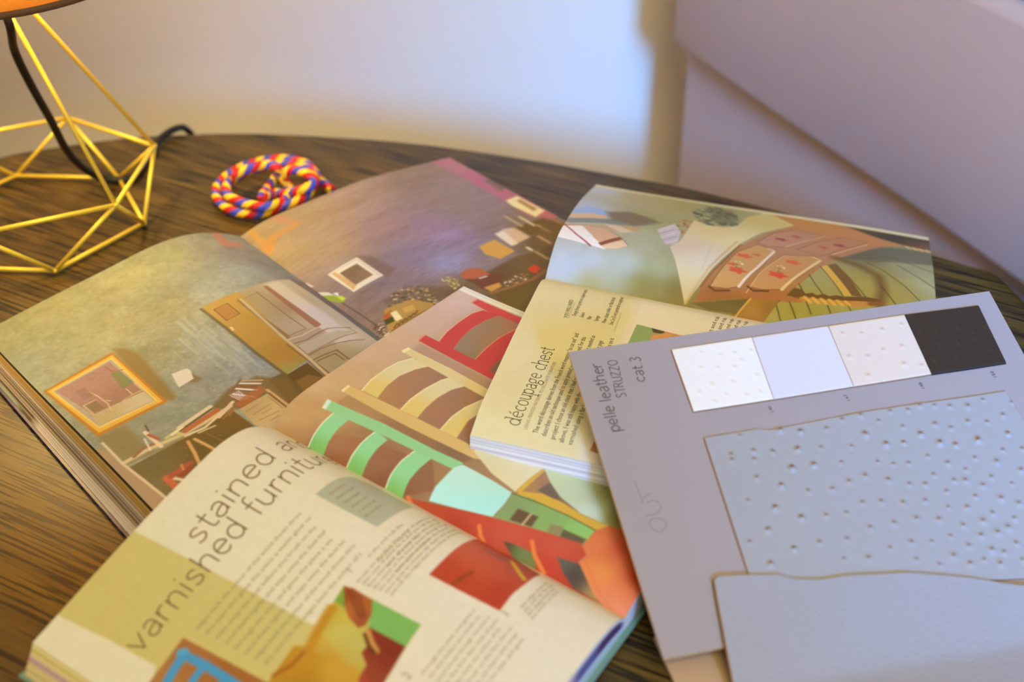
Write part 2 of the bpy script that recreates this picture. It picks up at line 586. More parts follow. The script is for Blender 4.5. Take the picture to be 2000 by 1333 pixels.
class Canvas:
    """paints printed matter on a page, all coordinates in page millimetres"""
    def __init__(s, half, base, light=(0.80, 0.66, 0.34)):
        s.near_lamp = False
        s.light = light             # tint of the room light the colours were read under
        s.h = half
        s.nu, s.na = int(half.H / half.step) + 1, int(half.W / half.step) + 1
        s.u = np.linspace(0, half.H * 1000, s.nu)
        s.a = np.linspace(0, half.W * 1000, s.na)
        s.U, s.A = np.meshgrid(s.u, s.a, indexing='ij')
        s.c = np.zeros((s.nu, s.na, 3)) + np.array(base, float)
        s.ink_v, s.ink_f, s.ink_m = [], [], []
        s.rs = np.random.RandomState(3)

    def _box(s, p, pad):
        i0 = max(0, int((p[:, 0].min() - pad) / s.u[1])); i1 = min(s.nu, int((p[:, 0].max() + pad) / s.u[1]) + 2)
        j0 = max(0, int((p[:, 1].min() - pad) / s.a[1])); j1 = min(s.na, int((p[:, 1].max() + pad) / s.a[1]) + 2)
        return i0, i1, j0, j1

    def mix(s, box, cov, col):
        i0, i1, j0, j1 = box
        s.c[i0:i1, j0:j1] = s.c[i0:i1, j0:j1] * (1 - cov[..., None]) + np.asarray(col, float) * cov[..., None]

    def polym(s, p, col, soft=0.35, alpha=1.0):
        p = np.asarray(p, float)
        b = s._box(p, soft * 2 + 1)
        i0, i1, j0, j1 = b
        if i1 <= i0 or j1 <= j0:
            return
        U, A = s.U[i0:i1, j0:j1], s.A[i0:i1, j0:j1]
        ins = np.zeros(U.shape, bool)
        dist = np.full(U.shape, 1e9)
        n = len(p)
        for k in range(n):
            x1, y1 = p[k]
            x2, y2 = p[(k + 1) % n]
            if abs(y2 - y1) > 1e-9:
                c = ((y1 > A) != (y2 > A)) & (U < (x2 - x1) * (A - y1) / (y2 - y1) + x1)
                ins ^= c
            dx, dy = x2 - x1, y2 - y1
            L = dx * dx + dy * dy + 1e-12
            t = np.clip(((U - x1) * dx + (A - y1) * dy) / L, 0, 1)
            dist = np.minimum(dist, np.hypot(U - x1 - t * dx, A - y1 - t * dy))
        sd_ = np.where(ins, dist, -dist)
        cov = np.clip(0.5 + sd_ / (2 * soft), 0, 1) * alpha
        if callable(col):
            s.mix(b, cov, col(U, A))
        else:
            s.mix(b, cov, col)

    def mm(s, pts):
        return np.array([s.h.inv(x, y) for x, y in pts])

    def poly(s, pts, col, soft=0.35, alpha=1.0):
        s.polym(s.mm(pts), col, soft, alpha)

    def grad(s, pts, spots, soft=0.35, alpha=1.0):
        """polygon filled by colours blended from spots [(x, y, colour)]"""
        q = [(s.h.inv(x, y), np.array(c, float)) for x, y, c in spots]

        def f(U, A):
            acc = 0; ws = 0
            for p, c in q:
                w = 1 / (((U - p[0]) ** 2 + (A - p[1]) ** 2) + 30.0) ** 1.3
                acc = acc + w[..., None] * c
                ws = ws + w
            return acc / ws[..., None]
        if pts is None:
            s.c[:] = f(s.U, s.A)
        else:
            s.polym(s.mm(pts), f, soft, alpha)

    def linem(s, p, w, col, soft=0.3, alpha=1.0):
        p = np.asarray(p, float)
        b = s._box(p, w + soft * 2 + 1)
        i0, i1, j0, j1 = b
        if i1 <= i0 or j1 <= j0:
            return
        U, A = s.U[i0:i1, j0:j1], s.A[i0:i1, j0:j1]
        dist = np.full(U.shape, 1e9)
        for k in range(len(p) - 1):
            x1, y1 = p[k]
            dx, dy = p[k + 1] - p[k]
            t = np.clip(((U - x1) * dx + (A - y1) * dy) / (dx * dx + dy * dy + 1e-12), 0, 1)
            dist = np.minimum(dist, np.hypot(U - x1 - t * dx, A - y1 - t * dy))
        s.mix(b, np.clip(0.5 + (w / 2 - dist) / (2 * soft), 0, 1) * alpha, col)

    def line(s, pts, w, col, soft=0.3, alpha=1.0):
        s.linem(s.mm(pts), w, col, soft, alpha)

    def blob(s, x, y, ru, ra, col, alpha=0.5):
        p = s.h.inv(x, y)
        w = np.exp(-(((s.U - p[0]) / ru) ** 2 + ((s.A - p[1]) / ra) ** 2)) * alpha
        s.c = s.c * (1 - w[..., None]) + np.array(col, float) * w[..., None]

    def noise(s, amp, cell, pts=None, aniso=(1, 1)):
        """soft mottling of the printed picture"""
        nu, na = int(s.u[-1] / (cell * aniso[0])) + 3, int(s.a[-1] / (cell * aniso[1])) + 3
        r = s.rs.randn(nu, na)
        fu, fa = s.u / (cell * aniso[0]), s.a / (cell * aniso[1])
        iu, ia = fu.astype(int), fa.astype(int)
        tu, ta = (fu - iu)[:, None], (fa - ia)[None, :]
        tu = tu * tu * (3 - 2 * tu); ta = ta * ta * (3 - 2 * ta)
        v = (r[iu][:, ia] * (1 - tu) * (1 - ta) + r[iu + 1][:, ia] * tu * (1 - ta) + r[iu][:, ia + 1] * (1 - tu) * ta + r[iu + 1][:, ia + 1] * tu * ta)
        if pts is None:
            s.c += amp * v[..., None]
        else:
            m = s.c.copy()
            s.polym(s.mm(pts), (255, 255, 255), 0.5)
            cov = None
            s.c, m2 = m, s.c
            den = (255 - m).sum(-1)
            cov = np.where(den > 1, (m2 - m).sum(-1) / np.maximum(den, 1), 0)
            s.c += amp * v[..., None] * cov[..., None]

    def specks(s, pts, n, cols, r=0.8, seed=1):
        p = s.mm(pts)
        R = random.Random(seed)
        lo, hi = p.min(0), p.max(0)
        k = 0
        while k < n:
            q = np.array([R.uniform(lo[0], hi[0]), R.uniform(lo[1], hi[1])])
            ins = False
            for i in range(len(p)):
                x1, y1 = p[i]; x2, y2 = p[(i + 1) % len(p)]
                if (y1 > q[1]) != (y2 > q[1]) and q[0] < (x2 - x1) * (q[1] - y1) / (y2 - y1) + x1: ins = not ins
            k += 1
            if not ins: continue
            rr = r * R.uniform(0.5, 1.3)
            a = [(q[0] + rr * R.uniform(.5, 1) * math.cos(t), q[1] + rr * R.uniform(.5, 1) * math.sin(t)) for t in np.linspace(0, 6.28, 6)[:-1]]
            s.polym(a, R.choice(cols), 0.35)

    # ink that must stay crisp is laid on the sheet as thin faces of the same mesh
    def ink(s, V, F, mi):
        b = len(s.ink_v)
        s.ink_v += [(float(x), float(y)) for x, y in V]
        s.ink_f += [tuple(b + i for i in f) for f in F]
        s.ink_m += [mi] * len(F)

    def ribbon(s, pts, w, mi=1):
        p = np.asarray(pts, float)
        if len(p) < 2: return
        t = np.gradient(p, axis=0)
        t /= np.linalg.norm(t, axis=1, keepdims=True) + 1e-9
        nn = np.stack([-t[:, 1], t[:, 0]], 1) * w / 2
        V = np.vstack([p + nn, p - nn])
        n = len(p)
        s.ink(V, [(i, i + 1, n + i + 1, n + i) for i in range(n - 1)], mi)

    def build(s, name, mats, parent):
        h = s.h
        P = h.pos(s.U / 1000, s.A / 1000).reshape(-1, 3)
        I = np.arange(s.nu * s.na).reshape(s.nu, s.na)
        q = np.stack([I[:-1, :-1], I[1:, :-1], I[1:, 1:], I[:-1, 1:]], -1).reshape(-1, 4)
        if h.side < 0: q = q[:, ::-1]
        L_ = np.array(s.light)
        if s.near_lamp:                                        # sheets under the table lamp were read under its extra light
            r2 = ((P - (LC[0], LC[1], 0)) ** 2)[:, :2].sum(-1)
            k = 0.27 / (r2 + 0.073) ** 1.5 * np.clip((0.42 - np.sqrt(r2)) / 0.12, 0, 1)
            L_ = (L_ + k[:, None] * np.array([.115, .088, .034])).reshape(s.nu, s.na, 3)
        c = np.clip(lin(np.clip(s.c, 0, 255)) / L_, 0.008, 0.86).reshape(-1, 3)
        mi = np.zeros(len(q), int)
        if s.ink_v:
            iv = np.array(s.ink_v)
            Pi = h.pos(iv[:, 0] / 1000, iv[:, 1] / 1000, 0.00012)
            off = len(P)
            tri = []
            tm = []
            for f, m in zip(s.ink_f, s.ink_m):
                f = [off + k for k in f]
                if len(f) == 4:
                    tri.append(f); tm.append(m)
                else:
                    tri.append([f[0], f[1], f[2], f[2]]); tm.append(m)
            # triangles are kept as true triangles: split meshes by face size
            F = [tuple(r) for r in q.tolist()] + [tuple(t) if t[2] != t[3] else tuple(t[:3]) for t in tri]
            P = np.vstack([P, Pi])
            c = np.vstack([c, np.zeros((len(Pi), 3))])
            me = bpy.data.meshes.new(name)
            me.from_pydata(P.tolist(), [], F)
            mi = np.concatenate([mi, tm])
            for m in mats: me.materials.append(m)
            me.polygons.foreach_set('material_index', mi.astype(np.int32))
            me.polygons.foreach_set('use_smooth', np.ones(len(F), bool))
            a = me.color_attributes.new('print', 'FLOAT_COLOR', 'POINT')
            cc = np.ones((len(P), 4), np.float32)
            cc[:, :3] = c
            a.data.foreach_set('color', cc.ravel())
            me.update()
            o = bpy.data.objects.new(name, me)
            COL.objects.link(o)
            o.parent = parent
            o.matrix_parent_inverse = Matrix.Translation(-Vector(parent.location))
            return o
        return mesh_obj(name, P, q, mats, parent, True, mi, c)


def page_block(half, name, parent, zb, splay, layers, colour, n_s=26, gap=0.0004, mat=None, rough=0.0006):
    """the stack of pages under a sheet; zb = bottom heights (spine0, fore0, spine1, fore1), splay = how far the lowest page sticks out"""
    R = random.Random(layers * 7 + 5)
    N = layers
    nu = 24
    S = np.linspace(0, half.W, n_s)
    Us = np.linspace(0, half.H, nu)
    rows = []
    jit = [R.uniform(-rough, rough) for _ in range(N + 1)]

    def pt(u, a, k):
        f = k / N
        top = half.pos(u, a, -gap)
        fu, fs = u / half.H, a / half.W
        z = (zb[0] * (1 - fs) + zb[1] * fs) * (1 - fu) + (zb[2] * (1 - fs) + zb[3] * fs) * fu
        v, w = half.vw(u, a)
        bot = half.G0 + u * half.d + (v + splay * fs) * half.n
        bot = np.array([bot[0], bot[1], min(z, top[2] - 0.0008)])
        q = top * (1 - f) + bot * f
        return q + half.n * (jit[k] * fs)
    V, C, F = [], [], []

    def strip(coords, flip):
        b = len(V)
        m = len(coords)
        for k in range(N + 1):
            for (u, a) in coords:
                V.append(pt(u, a, k)); C.append(lin(colour(k / N, u / half.H, a / half.W)))
        for k in range(N):
            for i in range(m - 1):
                f = (b + k * m + i, b + k * m + i + 1, b + (k + 1) * m + i + 1, b + (k + 1) * m + i)
                F.append(f[::-1] if flip else f)
    strip([(0, a) for a in S], half.side > 0)
    strip([(half.H, a) for a in S], half.side < 0)
    strip([(u, half.W) for u in Us], half.side > 0)
    for k, fl in ((0, half.side < 0), (N, half.side > 0)):      # top and underside
        b = len(V)
        for u in Us:
            for a in S:
                V.append(pt(u, a, k)); C.append(lin(colour(k / N, u / half.H, a / half.W)))
        for i in range(nu - 1):
            for j in range(n_s - 1):
                f = (b + i * n_s + j, b + i * n_s + j + 1, b + (i + 1) * n_s + j + 1, b + (i + 1) * n_s + j)
                F.append(f[::-1] if fl else f)
    return mesh_obj(name, V, F, mat or edge_m, parent, False, None, np.array(C))


def cover_sheet(halves, name, parent, zbs, extra, mat, th=0.0012):
    """thin cover under both halves, a little larger than the pages"""
    g = Geo()
    hl, hr = halves
    nu = 16
    ov = 0.003
    cols = []
    prof = [(hl, 1.0), (hl, 0.66), (hl, 0.33), (hl, 0.0), (hr, 0.33), (hr, 0.66), (hr, 1.0)]
    for i in range(nu + 1):
        fu = i / nu
        row = []
        for h, fs in prof:
            zb = zbs[0] if h is hl else zbs[1]
            z = (zb[0] * (1 - fs) + zb[1] * fs) * (1 - fu) + (zb[2] * (1 - fs) + zb[3] * fs) * fu
            u = -ov + (h.H + 2 * ov) * fu
            v, w = h.vw(h.H * fu, h.W * fs)
            q = h.G0 + u * h.d + (v + (extra[0] if h is hl else extra[1]) * fs) * h.n
            row.append((q[0], q[1], max(z, 0.0015)))
        cols.append(row)
    m = len(prof)
    V = [p for r in cols for p in r] + [(p[0], p[1], p[2] - th) for r in cols for p in r]
    n = len(cols) * m
    F = []
    for i in range(nu):
        for j in range(m - 1):
            a = i * m + j
            F.append((a, a + 1, a + m + 1, a + m)); F.append((n + a, n + a + m, n + a + m + 1, n + a + 1))
    for i in range(nu):
        a = i * m
        F.append((a, a + m, n + a + m, n + a)); a = i * m + m - 1
        F.append((a + m, a, n + a, n + a + m))
    for j in range(m - 1):
        F.append((j + 1, j, n + j, n + j + 1)); a = nu * m + j
        F.append((a, a + 1, n + a + 1, n + a))
    g.add(V, F)
    return g.build(name, mat, parent, smooth=False)


def rail_from_px(G0, d, pts, side):
    n = unit(np.cross([0, 0, 1.0], d)) * side
    up = unit(np.cross(d, n)) * side
    out = []
    for x, y in pts:
        r = ray(x, y)
        X = _O + r * (((G0 - _O) @ d) / (r @ d))
        out.append((float((X - G0) @ n), float((X - G0) @ up)))
    return out


# ---- lettering: a light single-stroke alphabet (x-height 1)
def arc(cx, cy, rx, ry, a0, a1, n=14):
    return [(cx + rx * math.cos(math.radians(a0 + (a1 - a0) * k / n)), cy + ry * math.sin(math.radians(a0 + (a1 - a0) * k / n))) for k in range(n + 1)]


def crv(*p):
    return [tuple(q) for q in catmull(p, 6)]


GL = {
    'a': (0.86, [crv((.14, .86), (.40, 1.0), (.66, .92), (.74, .66), (.74, .3), (.74, 0)), crv((.74, .58), (.40, .54), (.12, .40), (.12, .14), (.34, 0), (.60, .08), (.74, .3))]),
    'c': (0.86, [arc(.52, .5, .42, .5, 48, 312)]),
    'd': (1.02, [arc(.48, .5, .39, .5, 0, 360, 22), [(.87, 0), (.87, .8), (.87, 1.6)]]),
    'e': (0.94, [[(.09, .54), (.5, .54), (.87, .54)], arc(.48, .5, .39, .5, 5, 318, 20)]),
    'f': (0.58, [crv((.62, 1.56), (.46, 1.6), (.32, 1.5), (.27, 1.25), (.27, .6), (.27, 0)), [(.03, 1.0), (.3, 1.0), (.56, 1.0)]]),
    'g': (0.98, [arc(.46, .62, .34, .36, 0, 360, 20), crv((.30, .30), (.18, .14), (.34, .02), (.66, 0), (.84, -.18), (.70, -.42), (.42, -.50), (.14, -.40), (.14, -.18), (.36, .0)), crv((.72, .86), (.84, .98), (.98, .98))]),
    'h': (0.98, [[(.13, 0), (.13, .8), (.13, 1.6)], crv((.13, .62), (.28, .9), (.52, 1.0), (.76, .9), (.83, .62), (.83, .3), (.83, 0))]),
    'i': (0.30, [[(.14, 0), (.14, .5), (.14, 1.0)], [(.14, 1.36), (.14, 1.48)]]),
    'n': (0.98, [[(.13, 0), (.13, .5), (.13, 1.0)], crv((.13, .62), (.28, .9), (.52, 1.0), (.76, .9), (.83, .62), (.83, .3), (.83, 0))]),
    'o': (1.0, [arc(.5, .5, .42, .5, 0, 360, 24)]),
    'p': (1.02, [[(.14, -.58), (.14, .2), (.14, 1.0)], arc(.53, .5, .39, .5, 0, 360, 22)]),
    'r': (0.62, [[(.13, 0), (.13, .5), (.13, 1.0)], crv((.13, .6), (.22, .86), (.40, .99), (.62, .98))]),
    's': (0.78, [crv((.68, .86), (.46, 1.0), (.20, .92), (.14, .72), (.32, .56), (.56, .44), (.68, .26), (.54, .05), (.30, 0), (.08, .12))]),
    't': (0.60, [crv((.26, 1.42), (.26, 1.0), (.26, .35), (.33, .06), (.50, .0), (.62, .05)), [(.02, 1.0), (.3, 1.0), (.56, 1.0)]]),
    'u': (0.98, [crv((.13, 1.0), (.13, .6), (.15, .25), (.34, .02), (.56, .03), (.76, .22), (.84, .4)), [(.84, 1.0), (.84, .5), (.84, 0)]]),
    'v': (0.86, [[(.04, 1.0), (.24, .5), (.43, 0)], [(.43, 0), (.62, .5), (.82, 1.0)]]),
    'l': (0.30, [[(.14, 0), (.14, .8), (.14, 1.6)]]),
    ' ': (0.5, []),
}
SERIF = {'d': [(.62, 1.6, .87, 1.6), (.87, 0, 1.04, 0)], 'h': [(-.04, 1.6, .13, 1.6), (-.04, 0, .30, 0), (.66, 0, 1.0, 0)], 'p': [(-.04, 1.0, .14, 1.0), (-.04, -.58, .34, -.58)],
         'u': [(-.04, 1, .13, 1), (.66, 1, .84, 1), (.84, 0, 1.0, 0)], 'a': [(.74, 0, .90, 0)], 's': [(.68, .86, .68, 1.0), (.08, .12, .08, 0)], 'c': []}


def stroke_text(text, serif=False, track=0.10):
    """list of polylines in em units, x to the right, y up; returns also the total width"""
    x = 0
    out = []
    for ch in text:
        acc = ch == 'é'
        k = 'e' if acc else ch
        w, st = GL[k]
        for p in st:
            out.append([(x + a, b) for a, b in p])
        if acc:
            out.append([(x + .42, 1.18), (x + .52, 1.32), (x + .66, 1.50)])
        if serif:
            for (a, b, c, d2) in SERIF.get(k, []):
                out.append([(x + a, b), (x + (a + c) / 2, (b + d2) / 2), (x + c, d2)])
        x += w + track
    return out, x - track


def title(cv, text, p0, p1, xh, w, serif=False, mi=1, stretch=True):
    """title set from page spot p0 to p1 (read off the photograph), along the reading direction of the left-hand page"""
    a, b = cv.h.inv(*p0), cv.h.inv(*p1)
    st, tw = stroke_text(text, serif)
    ubase = (a[0] + b[0]) / 2
    kx = abs(b[1] - a[1]) / tw
    for p in st:
        q = catmull(p, 3) if len(p) > 2 else np.array(p)
        cv.ribbon([(a[0] + (b[0] - a[0]) * x / tw - y * xh, a[1] - x * kx) for x, y in q], w, mi)
    return kx


def font_faces(text):
    cu = bpy.data.curves.new('t', 'FONT')
    cu.body = text
    cu.size = 1.0
    cu.resolution_u = 2
    o = bpy.data.objects.new('t', cu)
    COL.objects.link(o)
    dg = bpy.context.evaluated_depsgraph_get()
    dg.update()
    me = o.evaluated_get(dg).to_mesh()
    V = [(v.co.x, v.co.y) for v in me.vertices]
    F = [tuple(p.vertices) for p in me.polygons]
    o.evaluated_get(dg).to_mesh_clear()
    bpy.data.objects.remove(o)
    bpy.data.curves.remove(cu)
    return V, F


def set_line(cv, text, p0, size, mi=1, length=None, mm=False, p1=None):
    """one line of small print; p0 = start of the baseline"""
    a = np.array(p0, float) if mm else cv.h.inv(*p0)
    V, F = font_faces(text)
    if not V: return
    w = max(v[0] for v in V)
    k = size if length is None else length / w
    if p1 is not None:
        b = cv.h.inv(*p1)
        k = abs(b[1] - a[1]) / w
    else:
        b = a
    sl = (b[0] - a[0]) / max(abs(b[1] - a[1]), 1e-6) if p1 is not None else 0
    cv.ink([(a[0] - y * size + sl * x * k, a[1] - x * k) for x, y in V], F, mi)


# ================================================================= big open book at the back left
def frame_of(g0, g1, z0, z1):
    G0, G1 = at(g0[0], g0[1], z0), at(g1[0], g1[1], z1)
    return G0, unit(G1 - G0)


G0, d = frame_of((470, 462), (745, 662), .014, .014)
HB, WB = 0.262, 0.199
r0l = rail_from_px(G0, d, [(430, 456), (370, 458), (300, 480), (200, 530), (100, 580), (0, 632)], -1)
r0r = rail_from_px(G0, d, [(520, 430), (600, 395), (700, 355), (780, 332), (860, 312)], 1)
r1l = [(v * 0.94, w * 0.9 + 0.010 * abs(v) / 0.184) for v, w in r0l]
r1r = [(v, w * 0.75) for v, w in r0r]
bigL = Half(G0, d, -1, r0l, r1l, HB, 0.202, 0.0006)
bigR = Half(G0, d, 1, r0r, r1r, HB, WB, 0.0006)
big = empty('open_book', G0 + d * HB / 2 - (0, 0, 0.014))
tag(big, 'large open book with a green room photo, nearest to the brass lamp', 'book')
cv = Canvas(bigL, (150, 148, 105), (0.84, 0.76, 0.42))
cv.near_lamp = True
cv.grad(None, [(0, 650, (176, 166, 96)), (120, 590, (184, 174, 100)), (250, 540, (190, 180, 104)), (330, 500, (176, 170, 104)), (400, 480, (160, 152, 108)), (450, 490, (146, 134, 108)),
               (200, 640, (174, 164, 98)), (60, 720, (162, 160, 110)), (330, 600, (158, 148, 92)), (420, 560, (158, 160, 124)), (480, 530, (146, 150, 122)), (520, 520, (134, 130, 108)), (300, 690, (146, 142, 90)),
               (420, 690, (156, 158, 118)), (500, 690, (140, 146, 126)), (420, 740, (142, 142, 112)), (250, 850, (146, 146, 104)), (350, 800, (140, 146, 108)), (600, 560, (128, 116, 104)), (700, 660, (116, 108, 98))])
cv.noise(4, 9); cv.noise(4, 2.5); cv.noise(2.2, 1.1)
cv.specks([(20, 640), (300, 500), (480, 500), (540, 740), (380, 790), (120, 760)], 420, [(196, 190, 134), (188, 180, 116), (204, 200, 150)], 0.45, 4)
# brushed light patch
for k in range(60):
    x, y = rng.uniform(335, 480), rng.uniform(610, 700)
    L_ = rng.uniform(15, 55)
    cv.line([(x, y), (x + L_, y + L_ * 0.86)], rng.uniform(.5, 2.2), rng.choice([(180, 184, 146), (172, 178, 142), (168, 172, 122), (150, 160, 134)]), 0.8, 0.45)
cv.poly([(412, 455), (426, 455), (448, 472), (476, 478), (470, 484), (436, 481), (424, 470)], (198, 128, 84), 0.6, 0.8)
# dark wall edge beyond the door, running to the gutter
cv.grad([(566, 547), (600, 552), (650, 590), (700, 625), (745, 662), (760, 672), (735, 690), (655, 622)], [(580, 550, (122, 106, 88)), (660, 600, (112, 96, 88)), (730, 660, (112, 112, 98))], 0.8)
# yellow door
cv.grad([(394, 603), (415, 590), (440, 579), (470, 569), (604, 700), (559, 733)], [(430, 600, (184, 146, 62)), (500, 650, (178, 138, 54)), (560, 690, (166, 124, 44)), (560, 730, (150, 140, 66))], 0.4)
cv.line([(393, 604), (440, 640), (500, 690), (560, 734)], 2.2, (96, 84, 42), 0.5, 0.8)
for a, b in (((418, 605), (444, 593)), ((444, 593), (468, 613)), ((468, 613), (443, 626)), ((443, 626), (418, 605))):
    cv.line([a, b], 0.8, (122, 74, 34), 0.35)
cv.poly([(421, 605), (443, 596), (464, 613), (443, 623)], (170, 120, 56), 0.4)
cv.poly([(448, 640), (452, 638), (458, 644), (454, 647)], (226, 196, 130), 0.3)
# pale panelled doors
cv.grad([(466, 571), (500, 558), (532, 549), (565, 546), (610, 575), (670, 617), (738, 668), (720, 690), (640, 732), (604, 700)],
        [(500, 590, (164, 146, 88)), (560, 600, (158, 134, 88)), (560, 560, (190, 176, 128)), (620, 610, (196, 184, 150)), (680, 650, (198, 186, 150)), (600, 690, (160, 144, 96)), (650, 710, (160, 146, 98))], 0.4)
cv.grad([(520, 556), (545, 550), (700, 660), (660, 672), (640, 655)], [(530, 558, (206, 192, 142)), (620, 620, (208, 196, 168)), (680, 660, (206, 192, 158))], 1.2)
cv.poly([(514, 560), (522, 558), (628, 634), (618, 642)], (150, 98, 62), 0.5, 0.85)
cv.poly([(462, 587), (466, 585), (568, 658), (560, 666)], (134, 98, 54), 0.5, 0.85)
cv.line([(500, 570), (560, 616), (598, 642), (566, 656)], 0.7, (128, 92, 58), 0.3)
cv.line([(472, 586), (505, 571)], 0.5, (140, 106, 62), 0.3)
cv.line([(566, 556), (612, 590), (657, 622)], 0.6, (172, 150, 108), 0.3)
cv.poly([(561, 664), (600, 642), (624, 640), (640, 650), (590, 668), (564, 672)], (170, 142, 104), 0.5, 0.7)
cv.line([(562, 664), (590, 656), (620, 640)], 1.0, (206, 186, 142), 0.35)
cv.line([(568, 674), (600, 664), (640, 642), (684, 640)], 0.8, (120, 88, 58), 0.35)
cv.poly([(582, 676), (620, 660), (660, 646), (690, 648), (660, 664), (620, 684), (600, 692)], (182, 168, 128), 0.5, 0.8)
cv.line([(582, 677), (600, 693), (640, 672), (697, 650), (680, 640)], 0.7, (136, 108, 72), 0.3)
cv.line([(600, 697), (625, 682), (670, 668), (712, 664)], 0.8, (120, 86, 56), 0.3)
cv.poly([(611, 704), (658, 684), (684, 700), (640, 728)], (158, 144, 98), 0.4)
for a, b in (((611, 704), (658, 684)), ((658, 684), (682, 702)), ((611, 704), (642, 729)), ((620, 706), (655, 691)), ((655, 691), (672, 703))):
    cv.line([a, b], 1.0, (120, 82, 48), 0.35)
cv.line([(470, 585), (560, 665), (600, 697), (645, 738)], 2.0, (190, 172, 116), 0.4)
cv.line([(560, 673), (600, 703), (645, 744)], 0.8, (122, 90, 48), 0.3)
# shadowed doorway at the foot of the doors
cv.grad([(560, 733), (600, 709), (632, 735), (610, 760), (575, 790)], [(570, 735, (92, 70, 30)), (610, 735, (96, 72, 30)), (600, 760, (120, 88, 36))], 0.4)
cv.poly([(560, 733), (552, 728), (525, 742), (575, 800), (620, 790), (590, 760)], (104, 84, 40), 0.6)
cv.poly([(578, 745), (602, 732), (628, 738), (600, 770)], (132, 98, 44), 0.6, 0.8)
# gilt frame and its shadow
cv.poly([(220, 682), (244, 681), (270, 690), (345, 776), (333, 784), (300, 775)], (140, 110, 48), 1.6, 0.9)
cv.poly([(85, 765), (219, 688), (328, 785), (191, 854)], (184, 122, 34), 0.4)
cv.poly([(92, 765), (219, 694), (318, 784), (193, 846)], (222, 172, 54), 0.3)
cv.poly([(99, 765), (218, 699), (308, 783), (194, 838)], (232, 196, 84), 0.3)
cv.poly([(104, 765), (217, 702), (303, 783), (193, 834)], (176, 160, 118), 0.3)
cv.grad([(110, 765), (214, 707), (280, 765), (183, 811)], [(150, 760, (172, 130, 100)), (220, 730, (164, 124, 96)), (250, 770, (158, 116, 82))], 0.35)
cv.grad([(280, 765), (300, 783), (192, 831), (181, 811)], [(200, 820, (186, 166, 98)), (280, 790, (198, 180, 122))], 0.35)
cv.noise(2.5, 1.2, [(110, 765), (214, 707), (300, 783), (192, 831)])
cv.poly([(216, 731), (232, 724), (262, 748), (240, 760)], (128, 126, 66), 0.4)
cv.line([(205, 717), (222, 727), (240, 722)], 0.6, (152, 92, 58), 0.3)
cv.line([(262, 748), (278, 762), (250, 776), (240, 783)], 0.8, (208, 176, 110), 0.3)
cv.line([(246, 760), (258, 770)], 0.6, (222, 190, 130), 0.3)
cv.line([(172, 765), (190, 774), (210, 788), (217, 801)], 0.8, (226, 184, 122), 0.3)
cv.line([(208, 782), (216, 784)], 0.7, (226, 184, 122), 0.3)
cv.line([(163, 793), (187, 781)], 0.8, (200, 178, 110), 0.3)
cv.line([(163, 793), (183, 810)], 1.0, (196, 178, 110), 0.3)
cv.poly([(168, 793), (187, 784), (205, 798), (184, 806)], (142, 112, 66), 0.4)
for r_ in (4, 2.6):
    c_ = cv.h.inv(179, 736)
    cv.linem([(c_[0] + r_ * math.cos(t), c_[1] + r_ * math.sin(t)) for t in np.linspace(0, 6.3, 14)], 0.4, (142, 104, 78), 0.3, .7)
cv.poly([(146, 766), (165, 757), (184, 772), (166, 782)], (146, 108, 82), 0.4, .6)
# note pinned to the wall
cv.poly([(372, 728), (394, 740), (384, 747), (370, 747)], (130, 106, 56), 0.6, 0.9)
cv.poly([(335, 731), (365, 720), (372, 724), (378, 740), (350, 757), (346, 752)], (218, 206, 160), 0.3)
# gloom under and beside the shelf
cv.poly([(190, 856), (245, 830), (285, 868), (300, 882), (238, 905)], (136, 118, 62), 2.5, 0.85)
cv.poly([(410, 800), (445, 760), (500, 735), (560, 740), (600, 790), (470, 800)], (118, 92, 44), 1.6, 0.85)
cv.grad([(252, 914), (330, 872), (452, 800), (520, 850), (440, 960), (360, 1010), (326, 972), (290, 945)], [(300, 915, (112, 100, 54)), (400, 870, (104, 86, 36)), (320, 960, (122, 108, 60)), (470, 820, (112, 86, 34))], 0.5)
cv.specks([(270, 910), (440, 820), (480, 870), (330, 960)], 60, [(150, 132, 74), (96, 80, 36)], 0.5, 8)
cv.line([(238, 907), (290, 878), (350, 852), (400, 825), (450, 794)], 3.0, (206, 184, 116), 0.45)
cv.line([(242, 911), (300, 884), (372, 850), (452, 800)], 1.2, (150, 124, 62), 0.4)
cv.line([(262, 893), (280, 876), (300, 868)], 2.2, (150, 104, 62), 0.5)
for q, w_, c_ in (([(283, 845), (315, 873)], 2.4, (222, 200, 142)), ([(282, 858), (294, 880)], 1.0, (226, 206, 160)), ([(290, 850), (310, 858)], 2.2, (168, 96, 52)), ([(284, 832), (290, 842)], 1.0, (96, 70, 40)),
                  ([(325, 856), (345, 842), (350, 852)], 2.4, (196, 184, 96)), ([(350, 836), (410, 795)], 3.2, (214, 196, 142)), ([(352, 842), (412, 800)], 1.6, (104, 82, 46)), ([(362, 842), (424, 802)], 4.2, (178, 104, 52)),
                  ([(336, 850), (356, 835)], 2.0, (226, 212, 150)), ([(362, 852), (400, 836), (432, 808)], 1.8, (220, 198, 140)), ([(428, 815), (454, 786)], 2.6, (214, 188, 136)), ([(436, 818), (458, 796), (448, 812)], 1.6, (150, 104, 52)),
                  ([(388, 846), (420, 832)], 1.4, (206, 178, 110))):
    cv.line(q, w_, c_, 0.35)
for k, c_ in enumerate([(176, 150, 100), (214, 200, 168), (136, 84, 44), (226, 214, 190), (150, 100, 62), (214, 200, 176), (178, 110, 62)]):
    cv.line([(470 - 3 * k, 744 + 5.2 * k), (512 - 3.5 * k, 743 + 6.5 * k)], 1.5, c_, 0.3)
for k in range(5):
    cv.line([(449 + 4 * k, 772 - 2 * k), (470 + 4 * k, 783 - k)], 0.7, (206, 188, 160), 0.3)
